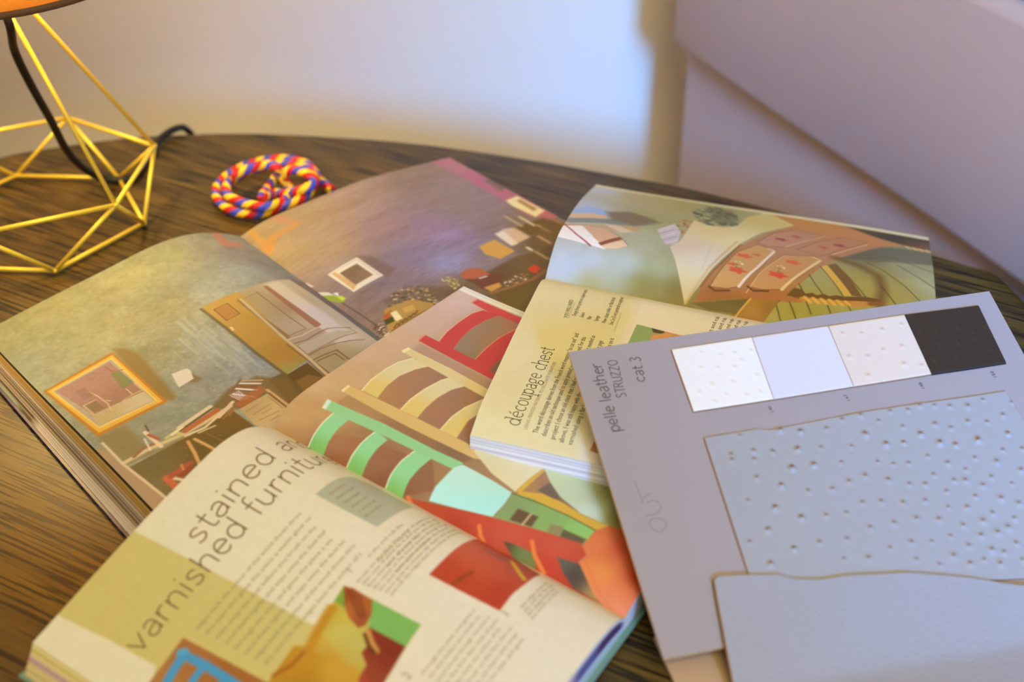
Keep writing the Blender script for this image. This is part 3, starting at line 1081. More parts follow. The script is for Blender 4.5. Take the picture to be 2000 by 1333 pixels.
cv.line([(452, 765), (470, 742)], 1.6, (126, 92, 58), 0.4)
cv.poly([(456, 790), (508, 752), (520, 762), (480, 800)], (170, 100, 48), 0.6, 0.8)
cv.grad([(467, 800), (522, 769), (562, 800), (540, 845), (500, 832)], [(490, 800, (178, 154, 92)), (540, 810, (196, 172, 110))], 0.3)
for q in ([(480, 805), (505, 790)], [(495, 810), (528, 790)], [(512, 808), (530, 798)], [(505, 822), (545, 803)], [(528, 822), (546, 812)], [(524, 775), (552, 797)]):
    cv.line(q, 0.5, (146, 116, 62), 0.3)
cv.line([(522, 762), (570, 798)], 2.0, (196, 158, 100), 0.35)
cv.line([(526, 768), (566, 800)], 0.8, (120, 78, 40), 0.35)
cv.line([(367, 863), (380, 885), (390, 908)], 2.0, (206, 160, 86), 0.4)
cv.line([(380, 858), (400, 868), (424, 881)], 2.0, (206, 160, 86), 0.4)
cv.line([(400, 846), (436, 862)], 0.8, (140, 94, 48), 0.4)
for q, w_, c_ in (([(325, 934), (348, 955)], 4.5, (196, 104, 56)), ([(334, 930), (352, 918), (372, 905)], 4, (168, 84, 52)), ([(352, 930), (372, 915)], 3.5, (150, 74, 42)), ([(342, 935), (356, 938)], 2.2, (226, 196, 142)),
                  ([(354, 908), (358, 918)], 1.0, (206, 150, 92))):
    cv.line(q, w_, c_, 0.7)
cv.poly([(236, 906), (280, 938), (330, 978), (352, 996), (345, 1060), (290, 1030), (225, 950), (180, 880), (205, 880)], (168, 140, 92), 0.4)
cv.line([(200, 866), (240, 907), (280, 938), (330, 978), (345, 990)], 1.6, (212, 190, 130), 0.35)
cv.build('left_page', [paper_satin], big)

cv = Canvas(bigR, (160, 135, 110), (0.84, 0.70, 0.48))
cv.near_lamp = True
cv.grad(None, [(500, 440, (184, 150, 92)), (600, 420, (172, 140, 92)), (700, 370, (164, 134, 104)), (800, 330, (156, 126, 98)), (640, 480, (172, 142, 100)), (560, 490, (178, 146, 92)), (760, 440, (156, 124, 110)),
               (850, 380, (148, 124, 102)), (900, 410, (142, 122, 104)), (840, 440, (152, 120, 124)), (880, 460, (150, 124, 138)), (870, 510, (140, 134, 150)), (820, 500, (140, 122, 128)), (960, 440, (140, 118, 100)),  # bluish spots mid-page paint in the daylight that falls there
               (780, 540, (136, 112, 108)), (720, 600, (132, 110, 100)), (690, 590, (136, 112, 96)), (980, 510, (128, 110, 100)), (1060, 480, (110, 86, 56)), (1040, 560, (100, 80, 46)), (930, 560, (112, 90, 62))])
cv.noise(4, 14, None, (.5, 2)); cv.noise(3.5, 3, None, (.4, 2.4)); cv.noise(2.5, 1.1, None, (.6, 1.8))
cv.poly([(480, 452), (492, 446), (520, 470), (540, 486), (530, 500), (505, 480)], (212, 152, 62), 1.2, 0.75)
cv.poly([(508, 478), (525, 462), (560, 444), (590, 432), (580, 444), (545, 462), (525, 500), (512, 492)], (212, 142, 62), 1.2, 0.75)
cv.poly([(530, 418), (560, 424), (588, 432), (566, 440), (520, 428)], (206, 138, 88), 1.4, 0.6)
cv.grad([(838, 315), (880, 304), (1100, 404), (1068, 430), (1030, 420), (960, 378), (900, 345)], [(860, 322, (180, 120, 112)), (950, 368, (178, 106, 108)), (1060, 410, (180, 102, 104))], 0.8)
cv.poly([(943, 352), (958, 350), (988, 368), (978, 374)], (130, 102, 78), 1.0)
cv.poly([(988, 392), (1010, 383), (1064, 412), (1046, 424), (1000, 402)], (232, 214, 150), 0.7)
cv.poly([(1008, 392), (1016, 389), (1050, 408), (1042, 413)], (176, 132, 84), 0.6)
# white picture frame
cv.poly([(697, 500), (725, 500), (772, 525), (755, 545)], (118, 90, 70), 2.0, 0.6)
cv.poly([(640, 537), (697, 503), (749, 538), (691, 571)], (226, 212, 170), 0.3)
cv.poly([(648, 536), (655, 532), (697, 556), (691, 567)], (206, 164, 104), 0.3)
cv.line([(646, 537), (697, 507), (742, 538)], 0.35, (150, 128, 90), 0.3)
cv.grad([(663, 534), (697, 515), (729, 537), (695, 557)], [(680, 534, (128, 98, 66)), (710, 540, (138, 108, 80))], 0.3)
# things standing in the fold
cv.poly([(588, 555), (600, 553), (614, 560), (605, 562)], (206, 186, 150), 0.3)
cv.poly([(611, 572), (640, 571), (660, 580), (640, 581), (625, 580)], (206, 198, 170), 0.3)
cv.poly([(624, 578), (650, 577), (674, 584), (670, 592), (640, 588)], (142, 156, 46), 0.3)
cv.poly([(658, 580), (668, 578), (676, 584), (668, 588)], (192, 200, 60), 0.3)
cv.poly([(650, 573), (660, 572), (662, 580)], (226, 220, 200), 0.3)
cv.line([(668, 592), (700, 612), (732, 634)], 0.8, (82, 70, 62), 0.4)
# chest of drawers, flowers and luggage, seen before the front book
cv.poly([(745, 590), (790, 560), (860, 560), (900, 560), (880, 590), (800, 610)], (106, 84, 64), 2.4, 0.6)
cv.specks([(760, 580), (790, 556), (830, 562), (860, 590), (800, 618), (760, 605)], 320, [(140, 116, 84), (92, 72, 44), (176, 140, 90), (112, 96, 92), (80, 60, 36), (196, 172, 132)], 1.5, 11)
cv.poly([(750, 605), (800, 586), (846, 592), (850, 604), (760, 660)], (176, 140, 78), 0.5)
cv.poly([(748, 618), (764, 606), (768, 618), (752, 626)], (176, 96, 50), 0.5)
cv.poly([(750, 626), (768, 618), (770, 628), (754, 636)], (72, 72, 34), 0.5)
cv.poly([(762, 612), (774, 607), (786, 622), (774, 628)], (232, 218, 170), 0.4)
cv.poly([(786, 602), (806, 596), (812, 604), (790, 612)], (196, 158, 88), 0.4)
for k in range(6):
    cv.line([(770 + 8 * k, 640 - 5 * k), (776 + 8 * k, 632 - 5 * k)], 0.9, (92, 62, 30), 0.35)
cv.line([(766, 646), (846, 600)], 0.8, (110, 76, 40), 0.35)
cv.specks([(725, 640), (742, 630), (760, 650), (760, 665)], 120, [(232, 220, 180), (92, 70, 44), (60, 46, 30)], 0.8, 5)
cv.specks([(860, 545), (880, 540), (905, 555), (890, 566)], 90, [(200, 186, 110), (136, 116, 60), (216, 200, 150)], 0.9, 6)
# desk corner at the right
cv.grad([(905, 545), (955, 530), (1010, 500), (1060, 490), (1110, 520), (1080, 560), (1040, 620), (990, 600), (960, 570)], [(930, 550, (104, 70, 46)), (990, 540, (104, 80, 52)), (1040, 520, (112, 88, 58)), (1030, 590, (112, 92, 50)), (980, 585, (106, 84, 44))], 1.4)
cv.poly([(898, 535), (915, 525), (935, 524), (958, 536), (930, 545), (905, 545)], (172, 94, 56), 0.6)
cv.poly([(925, 548), (958, 536), (985, 535), (980, 552), (942, 566), (930, 556)], (110, 66, 46), 0.5)
cv.line([(937, 544), (950, 540)], 1.4, (206, 190, 190), 0.4)
cv.poly([(945, 562), (975, 552), (980, 560), (960, 570)], (196, 144, 76), 0.5)
cv.specks([(980, 552), (1030, 530), (1035, 545), (990, 560)], 60, [(206, 190, 176), (160, 120, 80), (136, 90, 62)], 1.2, 3)
cv.line([(960, 573), (1000, 560), (1040, 546), (1070, 526)], 3.0, (146, 100, 62), 0.5)
cv.poly([(1030, 525), (1045, 517), (1056, 524), (1048, 534), (1038, 532)], (206, 74, 42), 0.6)
cv.poly([(935, 482), (966, 468), (1006, 491), (977, 506), (948, 497)], (204, 152, 66), 0.6)
cv.poly([(966, 457), (985, 447), (1012, 444), (1038, 462), (1002, 480), (985, 470)], (208, 176, 140), 0.8)
cv.poly([(968, 458), (984, 452), (1012, 476), (998, 480)], (226, 206, 160), 0.8)
cv.grad([(1005, 445), (1060, 425), (1110, 440), (1110, 520), (1060, 500), (1040, 465)], [(1040, 440, (112, 84, 44)), (1070, 470, (118, 90, 52)), (1090, 500, (104, 84, 46))], 1.6)
for x, y, L_, c_ in ((985, 422, 34, (196, 166, 120)), (1015, 424, 28, (232, 206, 160)), (1050, 440, 20, (190, 150, 100)), (1052, 462, 22, (200, 160, 110)), (1075, 425, 20, (170, 116, 70)), (1030, 484, 8, (240, 226, 180)),
                    (1046, 492, 24, (190, 160, 100)), (1058, 445, 16, (150, 106, 60))):
    cv.line([(x, y), (x + L_, y + L_ * .58)], 2.4, c_, 1.0, 0.9)
cv.build('right_page', [paper_satin], big)


def bigcol(t, fu, fs):
    k_ = int(t * 36)
    R_ = random.Random(k_)
    if t < 0.06: return (52, 34, 18)  # dark top layers paint the shadow in the gap under the page
    if t < 0.28: return (128, 96, 52) if k_ in (5, 8) else (186, 154, 92)
    if t > 0.84 and fu < 0.34: return (150, 156, 140)
    if t > 0.72 and fu > 0.40: return (206, 190, 180) if int(fu * 210) % 9 < 7 else (150, 100, 90)
    return R_.choice([(176, 160, 142), (112, 92, 72), (188, 172, 156), (146, 126, 116), (96, 76, 56), (160, 146, 142), (172, 150, 112)])


page_block(bigL, 'page_block', big, (.002, .0025, .002, .0025), .012, 36, bigcol, rough=0.0004)
page_block(bigR, 'page_block', big, (.002, .0025, .002, .0025), -.002, 14, bigcol)
cover_sheet((bigL, bigR), 'cover', big, ((.002, .0025, .002, .0025), (.002, .0025, .002, .0025)), (.014, -0.004), material('navy_cover', (28, 36, 96), 0.35), 0.002)

# ================================================================= front book: stained and varnished furniture
G0, d = frame_of((535, 838), (1215, 1205), .040, .012)
HF, WF = 0.226, 0.192
r0l = rail_from_px(G0, d, [(505, 834), (475, 840), (430, 868), (380, 915), (300, 997), (200, 1105), (62, 1258)], -1)
r0r = rail_from_px(G0, d, [(550, 808), (580, 775), (640, 732), (740, 665), (820, 615), (905, 560)], 1)
r1l = [(.010, .008), (.024, .0125), (.045, .014), (.07, .013), (.10, .010), (.14, .006), (.18, .003)]
r1r = [(.007, .004), (.02, .007), (.05, .009), (.10, .008), (.15, .006), (.185, .004)]
frL = Half(G0, d, -1, r0l, r1l, HF, 0.1845, 0.0005)
frR = Half(G0, d, 1, r0r, r1r, HF, 0.1985, 0.0005)
fr = empty('open_book', G0 + d * HF / 2 - (0, 0, 0.026))
tag(fr, 'open book in the foreground, page titled stained and varnished furniture beside coloured chairs', 'book')
cv = Canvas(frL, (224, 208, 178), (1.02, 0.90, 0.72))
KH = (202, 182, 112)
cv.poly([(262, 1036), (269, 1042), (380, 1098), (487, 1155), (560, 1194), (616, 1224), (560, 1345), (470, 1480), (250, 1440), (305, 1302), (215, 1252), (120, 1206), (100, 1190)], KH, 0.5)
# small picture of a blue chair
cv.grad([(358, 1246), (545, 1347), (460, 1500), (230, 1420)], [(380, 1260, (166, 104, 54)), (450, 1320, (160, 98, 42)), (300, 1330, (172, 118, 66))], 0.4)
BL = (72, 146, 196)
for q, w_ in (([(354, 1278), (400, 1300), (445, 1328), (500, 1365)], 4.6), ([(356, 1284), (340, 1308), (322, 1340), (290, 1400)], 4.6), ([(398, 1302), (380, 1325), (360, 1360)], 3.8), ([(440, 1328), (425, 1350), (400, 1400)], 3.8)):
    cv.line(q, w_, BL, 0.6)
cv.line([(352, 1274), (362, 1272)], 3, (90, 160, 200), 0.6)
# small picture of a hand brushing a drawer
Q = [(672, 1144), (748, 1182), (822, 1221), (780, 1285), (750, 1335), (690, 1440), (480, 1400), (532, 1322), (575, 1262), (600, 1262), (640, 1195)]
cv.grad(Q, [(640, 1200, (190, 160, 50)), (600, 1270, (196, 150, 54)), (660, 1240, (200, 184, 92)), (640, 1290, (192, 140, 40)), (700, 1260, (190, 176, 90)), (600, 1330, (186, 136, 36))], 0.4)
cv.poly([(672, 1146), (654, 1174), (672, 1188), (680, 1170)], (120, 156, 54), 0.6)
cv.poly([(724, 1170), (822, 1221), (790, 1266), (720, 1230), (722, 1205)], (122, 172, 84), 0.5)
cv.grad([(672, 1146), (690, 1150), (727, 1172), (726, 1200), (714, 1222), (700, 1228), (680, 1205), (672, 1180)], [(680, 1160, (140, 58, 24)), (690, 1190, (188, 104, 44)), (716, 1180, (176, 96, 36)), (705, 1215, (150, 70, 40))], 0.6)
for a in range(3):
    cv.line([(684 + 9 * a, 1160 + 3 * a), (692 + 9 * a, 1185 + 3 * a), (702 + 5 * a, 1206)], 1.2, (112, 48, 20), 0.7, .6)
cv.grad([(722, 1226), (792, 1264), (765, 1310), (740, 1350), (690, 1345), (700, 1325), (716, 1300), (706, 1275), (718, 1262), (714, 1240)], [(740, 1250, (130, 44, 24)), (770, 1275, (126, 40, 22)), (730, 1320, (136, 56, 30)), (705, 1330, (180, 70, 44))], 0.6)
cv.line([(718, 1232), (726, 1255), (736, 1273)], 2.6, (200, 140, 66), 0.6)
cv.line([(712, 1240), (720, 1262), (732, 1276)], 1.5, (90, 40, 24), 0.6)
cv.grad([(575, 1262), (600, 1270), (700, 1310), (700, 1400), (480, 1400), (532, 1322)], [(590, 1290, (188, 132, 30)), (650, 1310, (200, 152, 50)), (600, 1330, (176, 120, 24))], 0.8)
cv.line([(534, 1320), (570, 1300), (600, 1268)], 2.0, (162, 96, 24), 0.6)
cv.line([(646, 1190), (622, 1230), (604, 1266)], 5.0, (190, 132, 32), 1.2)
# red picture with a yellow handle
cv.grad([(838, 1123), (868, 1092), (888, 1074), (904, 1063), (920, 1056), (940, 1053), (1000, 1086), (1056, 1124), (1025, 1142), (1000, 1162), (976, 1194), (905, 1158)],
        [(860, 1110, (182, 62, 34)), (920, 1080, (200, 86, 52)), (960, 1110, (196, 80, 44)), (900, 1140, (184, 60, 30)), (980, 1160, (178, 54, 30)), (960, 1065, (176, 74, 66)), (1030, 1115, (166, 66, 50))], 0.4)
cv.line([(886, 1140), (905, 1128), (922, 1118)], 2.2, (146, 62, 20), 0.9)
cv.line([(948, 1075), (975, 1090), (998, 1098)], 1.8, (122, 84, 76), 0.7)
cv.line([(1000, 1098), (1008, 1110), (1016, 1122), (1024, 1132)], 2.4, (212, 168, 40), 0.6)
cv.line([(940, 1056), (975, 1076), (1010, 1092), (1052, 1118)], 1.4, (196, 180, 70), 0.5)
# grey box near the gutter
cv.poly([(616, 966), (640, 946), (665, 934), (690, 932), (730, 950), (808, 992), (775, 1004), (737, 1030), (690, 1006)], (176, 172, 142), 0.5)
# headline
title(cv, 'stained and', (390, 1066), (622, 874), 8.7, 1.0)
title(cv, 'varnished furniture', (272, 1280), (664, 908), 8.7, 1.0)
WORDS = 'the colour of the wood shows through the stain and gives the piece a warm glow so choose old chairs with simple lines then sand them lightly and wipe away the dust before you brush on the first thin coat of paint let it dry and rub the edges back'.split()


def column(cv, p0, p1, p_end, n, size, mi=2, seed=0, ragged=0.1):
    """n lines of small print; p0-p1 is the first baseline, p_end the start of the last one"""
    a, b, e_ = cv.h.inv(*p0), cv.h.inv(*p1), cv.h.inv(*p_end)
    R = random.Random(seed)
    for i in range(n):
        f = i / max(n - 1, 1)
        st = a + (e_ - a) * f
        L = abs(b[1] - a[1]) * (1 - (R.uniform(0, ragged)))
        k = R.randrange(len(WORDS))
        chars = int(L / (size * 0.52))
        t = ''
        while len(t) < chars:
            t += WORDS[k % len(WORDS)] + ' '
            k += 1
        set_line(cv, t[:chars].strip(), (st[0] + (b[0] - a[0]) * 0, st[1]), size, mi, length=L, mm=True)


column(cv, (386, 1232), (585, 998), (520, 1300), 8, 3.3, 2, 1)
column(cv, (646, 968), (672, 942), (716, 1012), 6, 2.8, 2, 2)
column(cv, (700, 1140), (860, 1020), (765, 1165), 7, 2.8, 2, 3)
column(cv, (722, 1090), (790, 1025), (775, 1120), 4, 2.8, 2, 13)
column(cv, (826, 1320), (930, 1190), (930, 1372), 8, 2.8, 2, 4)
column(cv, (1020, 1190), (1078, 1140), (1040, 1212), 4, 2.8, 2, 5)
set_line(cv, '1', (684, 1122), 5.5, 2)
set_line(cv, '2', (798, 1330), 6.5, 2)
set_line(cv, '3', (990, 1207), 5.5, 2)
cv.noise(1.2, 3)
cv.build('left_page', [paper_print, title_m, ink_soft], fr)

cv = Canvas(frR, (190, 150, 110), (0.92, 0.74, 0.52))
cv.grad(None, [(560, 820, (192, 146, 88)), (620, 750, (198, 158, 108)), (700, 690, (196, 156, 116)), (800, 620, (200, 162, 132)), (890, 590, (202, 166, 140)), (760, 650, (196, 158, 118)), (960, 640, (170, 130, 100)),
               (700, 740, (194, 152, 100)), (640, 800, (186, 138, 84)), (560, 850, (176, 120, 66)), (900, 720, (176, 140, 104)), (860, 860, (150, 112, 70)), (620, 900, (140, 88, 48)), (700, 940, (128, 76, 42)), (760, 840, (150, 106, 66))])  # brown spots along the gutter paint in its shade
cv.noise(1.5, 4)
# pale margin along the fore edge
M_ = cv.mm([(897, 562), (1012, 621)])
cv.polym([(-2, (M_[0][1] + M_[1][1]) / 2), (260, (M_[0][1] + M_[1][1]) / 2 - 1), (260, 210), (-2, 210)], (226, 212, 180), 0.3)
cv.linem([(-1, 196.2), (260, 196.2)], 0.35, (150, 150, 130), 0.25)
# shade between the chairs
BR = (150, 106, 74)
cv.grad([(690, 778), (740, 745), (800, 700), (970, 775), (1010, 830), (1000, 900), (930, 890)], [(720, 770, (176, 128, 82)), (800, 760, (164, 120, 90)), (900, 800, (146, 106, 78)), (900, 860, (130, 90, 60))], 1.5, 0.0)
cv.grad([(640, 800), (680, 772), (935, 892), (905, 905), (750, 838)], [(700, 800, (168, 122, 74)), (800, 850, (146, 100, 62)), (900, 890, (130, 92, 62))], 1.2, 0.9)
# red chair
RD = (190, 54, 44)
cv.poly([(818, 666), (831, 655), (990, 730), (990, 755), (962, 742)], RD, 0.3)
cv.line([(818, 663), (829, 655)], 1.0, (226, 122, 84), 0.3)
cv.poly([(922, 592), (933, 585), (1020, 622), (1100, 660), (1080, 670), (1008, 638)], (196, 58, 52), 0.3)
cv.line([(923, 590), (933, 584)], 1.0, (232, 120, 80), 0.3)
cv.grad([(885, 682), (902, 660), (925, 640), (955, 622), (975, 617), (1030, 640), (1000, 700), (985, 725), (960, 716), (925, 702)], [(905, 680, (140, 112, 84)), (960, 640, (144, 112, 84)), (1000, 650, (172, 112, 66)), (950, 690, (156, 112, 74)), (925, 698, (130, 108, 72))], 0.5)
cv.poly([(857, 667), (873, 648), (896, 629), (920, 613), (942, 606), (975, 616), (950, 625), (922, 641), (901, 661), (885, 682)], (192, 54, 48), 0.3)
cv.line([(857, 667), (873, 648), (896, 629), (920, 613), (942, 606)], 0.5, (238, 176, 120), 0.25)
cv.poly([(928, 702), (950, 680), (975, 660), (1008, 643), (1030, 650), (1000, 690), (980, 700), (955, 722)], (190, 52, 42), 0.3)
cv.line([(928, 702), (950, 680), (975, 660), (1008, 643)], 0.5, (232, 146, 90), 0.25)
cv.grad([(955, 722), (985, 697), (1010, 680), (1000, 740), (965, 730)], [(975, 715, (130, 84, 50))], 0.4)
cv.poly([(820, 670), (960, 745), (1000, 770), (990, 790), (800, 690)], (168, 124, 92), 1.4, 0.7)
# cream chair
CR = (212, 180, 112)
cv.grad([(790, 705), (810, 700), (945, 770), (1010, 800), (1000, 860), (930, 880), (700, 775)], [(780, 740, (164, 112, 76)), (870, 760, (150, 106, 76)), (900, 820, (150, 100, 72)), (850, 800, (160, 108, 70)), (740, 765, (170, 118, 66))], 0.5)
for outer, inner in (([(707, 763), (725, 742), (755, 720), (780, 707), (807, 700)], [(839, 716), (812, 722), (780, 735), (755, 755), (737, 778)]),
                     ([(782, 801), (802, 780), (830, 760), (862, 743), (881, 738)], [(908, 755), (882, 762), (855, 777), (832, 797), (815, 817)]),
                     ([(859, 841), (882, 815), (907, 797), (940, 782), (970, 772)], [(990, 790), (950, 800), (915, 822), (892, 856)])):
    cv.grad(outer + inner, [(outer[0][0] + 15, outer[0][1] + 5, (214, 178, 92)), (outer[3][0], outer[3][1] + 8, (212, 188, 130))], 0.3)
    cv.line(outer, 0.6, (240, 218, 156), 0.25)
cv.poly([(784, 686), (797, 679), (880, 720), (955, 762), (1010, 790), (1005, 805), (945, 776), (850, 724)], (212, 182, 118), 0.3)
cv.poly([(784, 686), (797, 679), (801, 682), (789, 690)], (236, 214, 150), 0.3)
cv.poly([(666, 763), (680, 752), (760, 790), (830, 825), (940, 880), (960, 900), (925, 896), (800, 836), (735, 802)], (208, 164, 92), 0.3)
cv.poly([(666, 763), (680, 752), (684, 755), (670, 767)], (232, 200, 130), 0.3)
# green chair
cv.grad([(600, 880), (640, 850), (700, 855), (800, 890), (845, 900), (850, 960), (790, 970), (680, 920)], [(660, 870, (160, 106, 66)), (740, 900, (146, 94, 60)), (820, 920, (140, 92, 60)), (660, 905, (150, 84, 40)), (760, 950, (134, 76, 40))], 0.6)
for outer, inner in (([(600, 878), (612, 852), (627, 830), (652, 807)], [(682, 820), (657, 842), (643, 862), (631, 892)]),
                     ([(674, 920), (687, 892), (707, 865), (735, 842)], [(757, 860), (737, 877), (720, 900), (706, 932)]),
                     ([(750, 962), (764, 927), (783, 902), (812, 880)], [(843, 896), (819, 916), (800, 938), (785, 975)])):
    cv.grad(outer + inner, [(outer[0][0] + 14, outer[0][1], (126, 168, 76)), (outer[2][0] + 10, outer[2][1], (140, 190, 122)), (outer[3][0] + 10, outer[3][1] + 6, (146, 188, 128))], 0.3)
    cv.line(outer, 0.6, (232, 232, 176), 0.25)
cv.poly([(629, 797), (640, 780), (680, 798), (750, 828), (850, 880), (905, 905), (893, 917), (880, 915), (750, 852), (680, 820)], (142, 186, 118), 0.3)
cv.poly([(629, 797), (640, 780), (647, 784), (636, 800)], (214, 230, 180), 0.3)
# seats
cv.grad([(904, 908), (960, 938), (1000, 963), (985, 985), (962, 1010), (900, 996), (838, 979), (850, 952), (871, 930), (885, 915)], [(900, 930, (186, 218, 178)), (870, 970, (172, 216, 176)), (950, 990, (166, 226, 200)), (960, 950, (176, 214, 170))], 0.4)
cv.grad([(925, 882), (945, 870), (1000, 880), (1061, 916), (1035, 935), (1006, 961), (960, 925)], [(960, 900, (212, 190, 130)), (1020, 920, (220, 194, 140))], 0.4)
cv.poly([(1006, 961), (1035, 935), (1061, 916), (1066, 922), (1040, 944), (1018, 962)], (208, 156, 56), 0.4)
cv.grad([(1064, 920), (1018, 962), (1060, 968), (1094, 983), (1130, 1000), (1090, 940)], [(1040, 955, (176, 124, 70)), (1075, 960, (128, 96, 62)), (1060, 940, (168, 112, 76))], 0.4)
cv.poly([(1050, 958), (1075, 943), (1096, 974), (1080, 976)], (110, 88, 66), 0.5)
cv.poly([(1014, 960), (1060, 965), (1100, 983), (1140, 1008), (1190, 1028), (1180, 1040), (1160, 1034), (1090, 1000), (1010, 966)], (206, 154, 52), 0.4)
cv.grad([(1064, 919), (1075, 943), (1094, 971), (1135, 1004), (1185, 1026), (1240, 1040), (1290, 1000), (1250, 880), (1100, 880)], [(1080, 930, (196, 190, 130)), (1120, 960, (190, 190, 140)), (1150, 1000, (200, 204, 166)), (1190, 960, (160, 146, 72)), (1210, 1020, (140, 124, 52))], 0.4)
cv.grad([(1000, 963), (1040, 975), (1100, 1004), (1163, 1037), (1150, 1052), (1138, 1064), (1050, 1034), (965, 1012), (985, 988)], [(1000, 985, (130, 140, 80)), (1070, 1010, (130, 154, 78)), (1140, 1045, (140, 176, 84))], 0.4)
cv.line([(1000, 964), (1050, 982), (1110, 1008), (1165, 1038)], 0.8, (100, 90, 46), 0.3)
cv.poly([(1012, 994), (1052, 1010), (1038, 1030), (995, 1016)], (100, 72, 44), 0.5)
cv.line([(1038, 1004), (1020, 1026)], 1.0, (206, 164, 110), 0.4)
cv.poly([(1075, 1024), (1100, 1030), (1092, 1048), (1068, 1040)], (138, 120, 72), 0.5)
cv.poly([(1100, 1034), (1145, 1054), (1138, 1064), (1092, 1050)], (96, 80, 50), 0.6)
# red chair in front
cv.grad([(797, 974), (832, 981), (921, 1001), (998, 1021), (1066, 1040), (1135, 1062), (1146, 1085), (1130, 1098), (1150, 1130), (1175, 1180), (1120, 1160), (1000, 1098), (860, 1020)],
        [(840, 995, (180, 66, 32)), (930, 1020, (190, 66, 40)), (1000, 1040, (192, 74, 46)), (1090, 1070, (192, 76, 50)), (1060, 1110, (186, 52, 28)), (1110, 1140, (172, 50, 28)), (900, 1040, (168, 50, 26))], 0.4)
cv.grad([(983, 1058), (1000, 1062), (1040, 1080), (1048, 1110), (1030, 1112), (1004, 1094)], [(990, 1068, (70, 50, 30)), (1015, 1080, (112, 128, 62)), (1035, 1100, (120, 108, 50))], 0.5)
cv.grad([(1088, 1089), (1134, 1103), (1152, 1136), (1176, 1170), (1180, 1184), (1120, 1150), (1100, 1120)], [(1100, 1100, (92, 84, 66)), (1120, 1130, (70, 50, 40)), (1160, 1165, (160, 120, 62))], 0.6)
for q in ([(797, 972), (803, 985)], [(936, 1028), (938, 1045), (945, 1060)], [(1039, 1058), (1044, 1085), (1062, 1120)]):
    cv.line(q, 2.2, (222, 112, 48), 0.4)
cv.grad([(1163, 1037), (1190, 1028), (1240, 1040), (1300, 1060), (1320, 1130), (1270, 1180), (1240, 1260), (1190, 1200), (1158, 1160), (1131, 1100), (1146, 1086), (1137, 1066)],
        [(1170, 1060, (214, 112, 56)), (1180, 1120, (222, 128, 58)), (1210, 1070, (196, 76, 40)), (1245, 1130, (178, 54, 24)), (1210, 1160, (214, 112, 58)), (1200, 1190, (218, 120, 80))], 0.4)
cv.line([(1140, 1090), (1165, 1150), (1205, 1205)], 0.8, (196, 90, 44), 0.8, .5)
cv.build('right_page', [paper_print], fr)
zbl = (.028, .012, .003, .003); zbr = (.028, .030, .003, .002)


def frcol(t, fu, fs):
    if fu > 0.99 and fs < 0.9:                      # end of the block, where a dark double page shows
        if t < 0.16: return (216, 218, 224)
        if t < 0.62: return ((84, 58, 104) if fs < 0.20 else (100, 104, 160) if fs < 0.30 else (186, 166, 196)) if fs > 0.03 else (206, 208, 220)
        if t < 0.72: return (206, 214, 236)
        return (150, 196, 200) if int(t * 16) % 3 else (206, 220, 214)
    if t < 0.35: return (222, 206, 150) if int(t * 32) % 3 else (190, 170, 110)
    if t < 0.55: return (188, 156, 166)
    return (226, 210, 160) if int(t * 32) % 2 else (206, 188, 140)


def frcol2(t, fu, fs):
    return (220, 220, 224) if int(t * 9) % 3 else (200, 204, 216)


page_block(frL, 'page_block', fr, zbl, .010, 16, frcol)
page_block(frR, 'page_block', fr, zbr, -.001, 8, frcol2, rough=0.0003)
cover_sheet((frL, frR), 'cover', fr, (zbl, zbr), (.011, 0.0), material('teal_cover', (110, 146, 138), 0.4))

# ================================================================= right book: decoupage chest
G0, d = frame_of((1065, 545), (1480, 628), .045, .035)
HD, WD = 0.251, 0.177
r0n = rail_from_px(G0, d, [(1055, 552), (1035, 590), (1005, 650), (970, 725), (940, 790), (922, 840)], -1)
r0f = rail_from_px(G0, d, [(1075, 505), (1090, 460), (1110, 425), (1135, 390), (1160, 365)], 1)
r1n = [(v, w * 0.8) for v, w in r0n]
r1f = [(v, w * 0.62) for v, w in r0f]
deN = Half(G0, d, -1, r0n, r1n, HD, WD, 0.00045)
deF = Half(G0, d, 1, r0f, r1f, HD, WD + .002, 0.0004)
de = empty('open_book', G0 + d * HD / 2 - (0, 0, 0.016))
tag(de, 'open book under the grey sample card, page titled découpage chest', 'book')
cv = Canvas(deN, (222, 206, 150), (0.92, 0.80, 0.50))
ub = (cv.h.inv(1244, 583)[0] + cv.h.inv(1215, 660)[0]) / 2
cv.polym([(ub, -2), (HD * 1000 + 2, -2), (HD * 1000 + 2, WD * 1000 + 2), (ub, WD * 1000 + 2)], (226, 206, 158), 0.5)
cv.polym([(ub - 66, -2), (ub, -2), (ub, WD * 1000 + 2), (ub - 66, WD * 1000 + 2)], (214, 192, 116), 6.0, 0.85)  # khaki box, yellowed to paint in the card's soft shadow from daylight
cv.grad([(1244, 634), (1300, 648), (1380, 668), (1340, 760), (1200, 730)], [(1255, 650, (140, 156, 84)), (1300, 660, (206, 132, 62)), (1320, 690, (196, 110, 50))], 0.3)
cv.poly([(1244, 634), (1276, 642), (1268, 668), (1228, 670)], (138, 154, 82), 0.4)
cv.poly([(1272, 641), (1298, 648), (1296, 653), (1276, 650)], (72, 66, 34), 0.4)
cv.poly([(1272, 656), (1298, 651), (1312, 655), (1300, 664), (1270, 664)], (208, 142, 70), 0.4)
cv.poly([(1161, 862), (1172, 884), (1166, 886), (1153, 880)], (190, 84, 52), 0.4)
cv.poly([(1153, 881), (1170, 886), (1200, 890), (1200, 880), (1168, 860)], (176, 120, 60), 0.4)
cv.noise(0.8, 3)
title(cv, 'découpage chest', (1013, 834), (1083, 682), 5.6, 0.52, True)
set_line(cv, 'USING PRINTED MATERIAL TO DECORATE FURNITURE', (1029, 841), 2.9, 2, p1=(1087, 708))
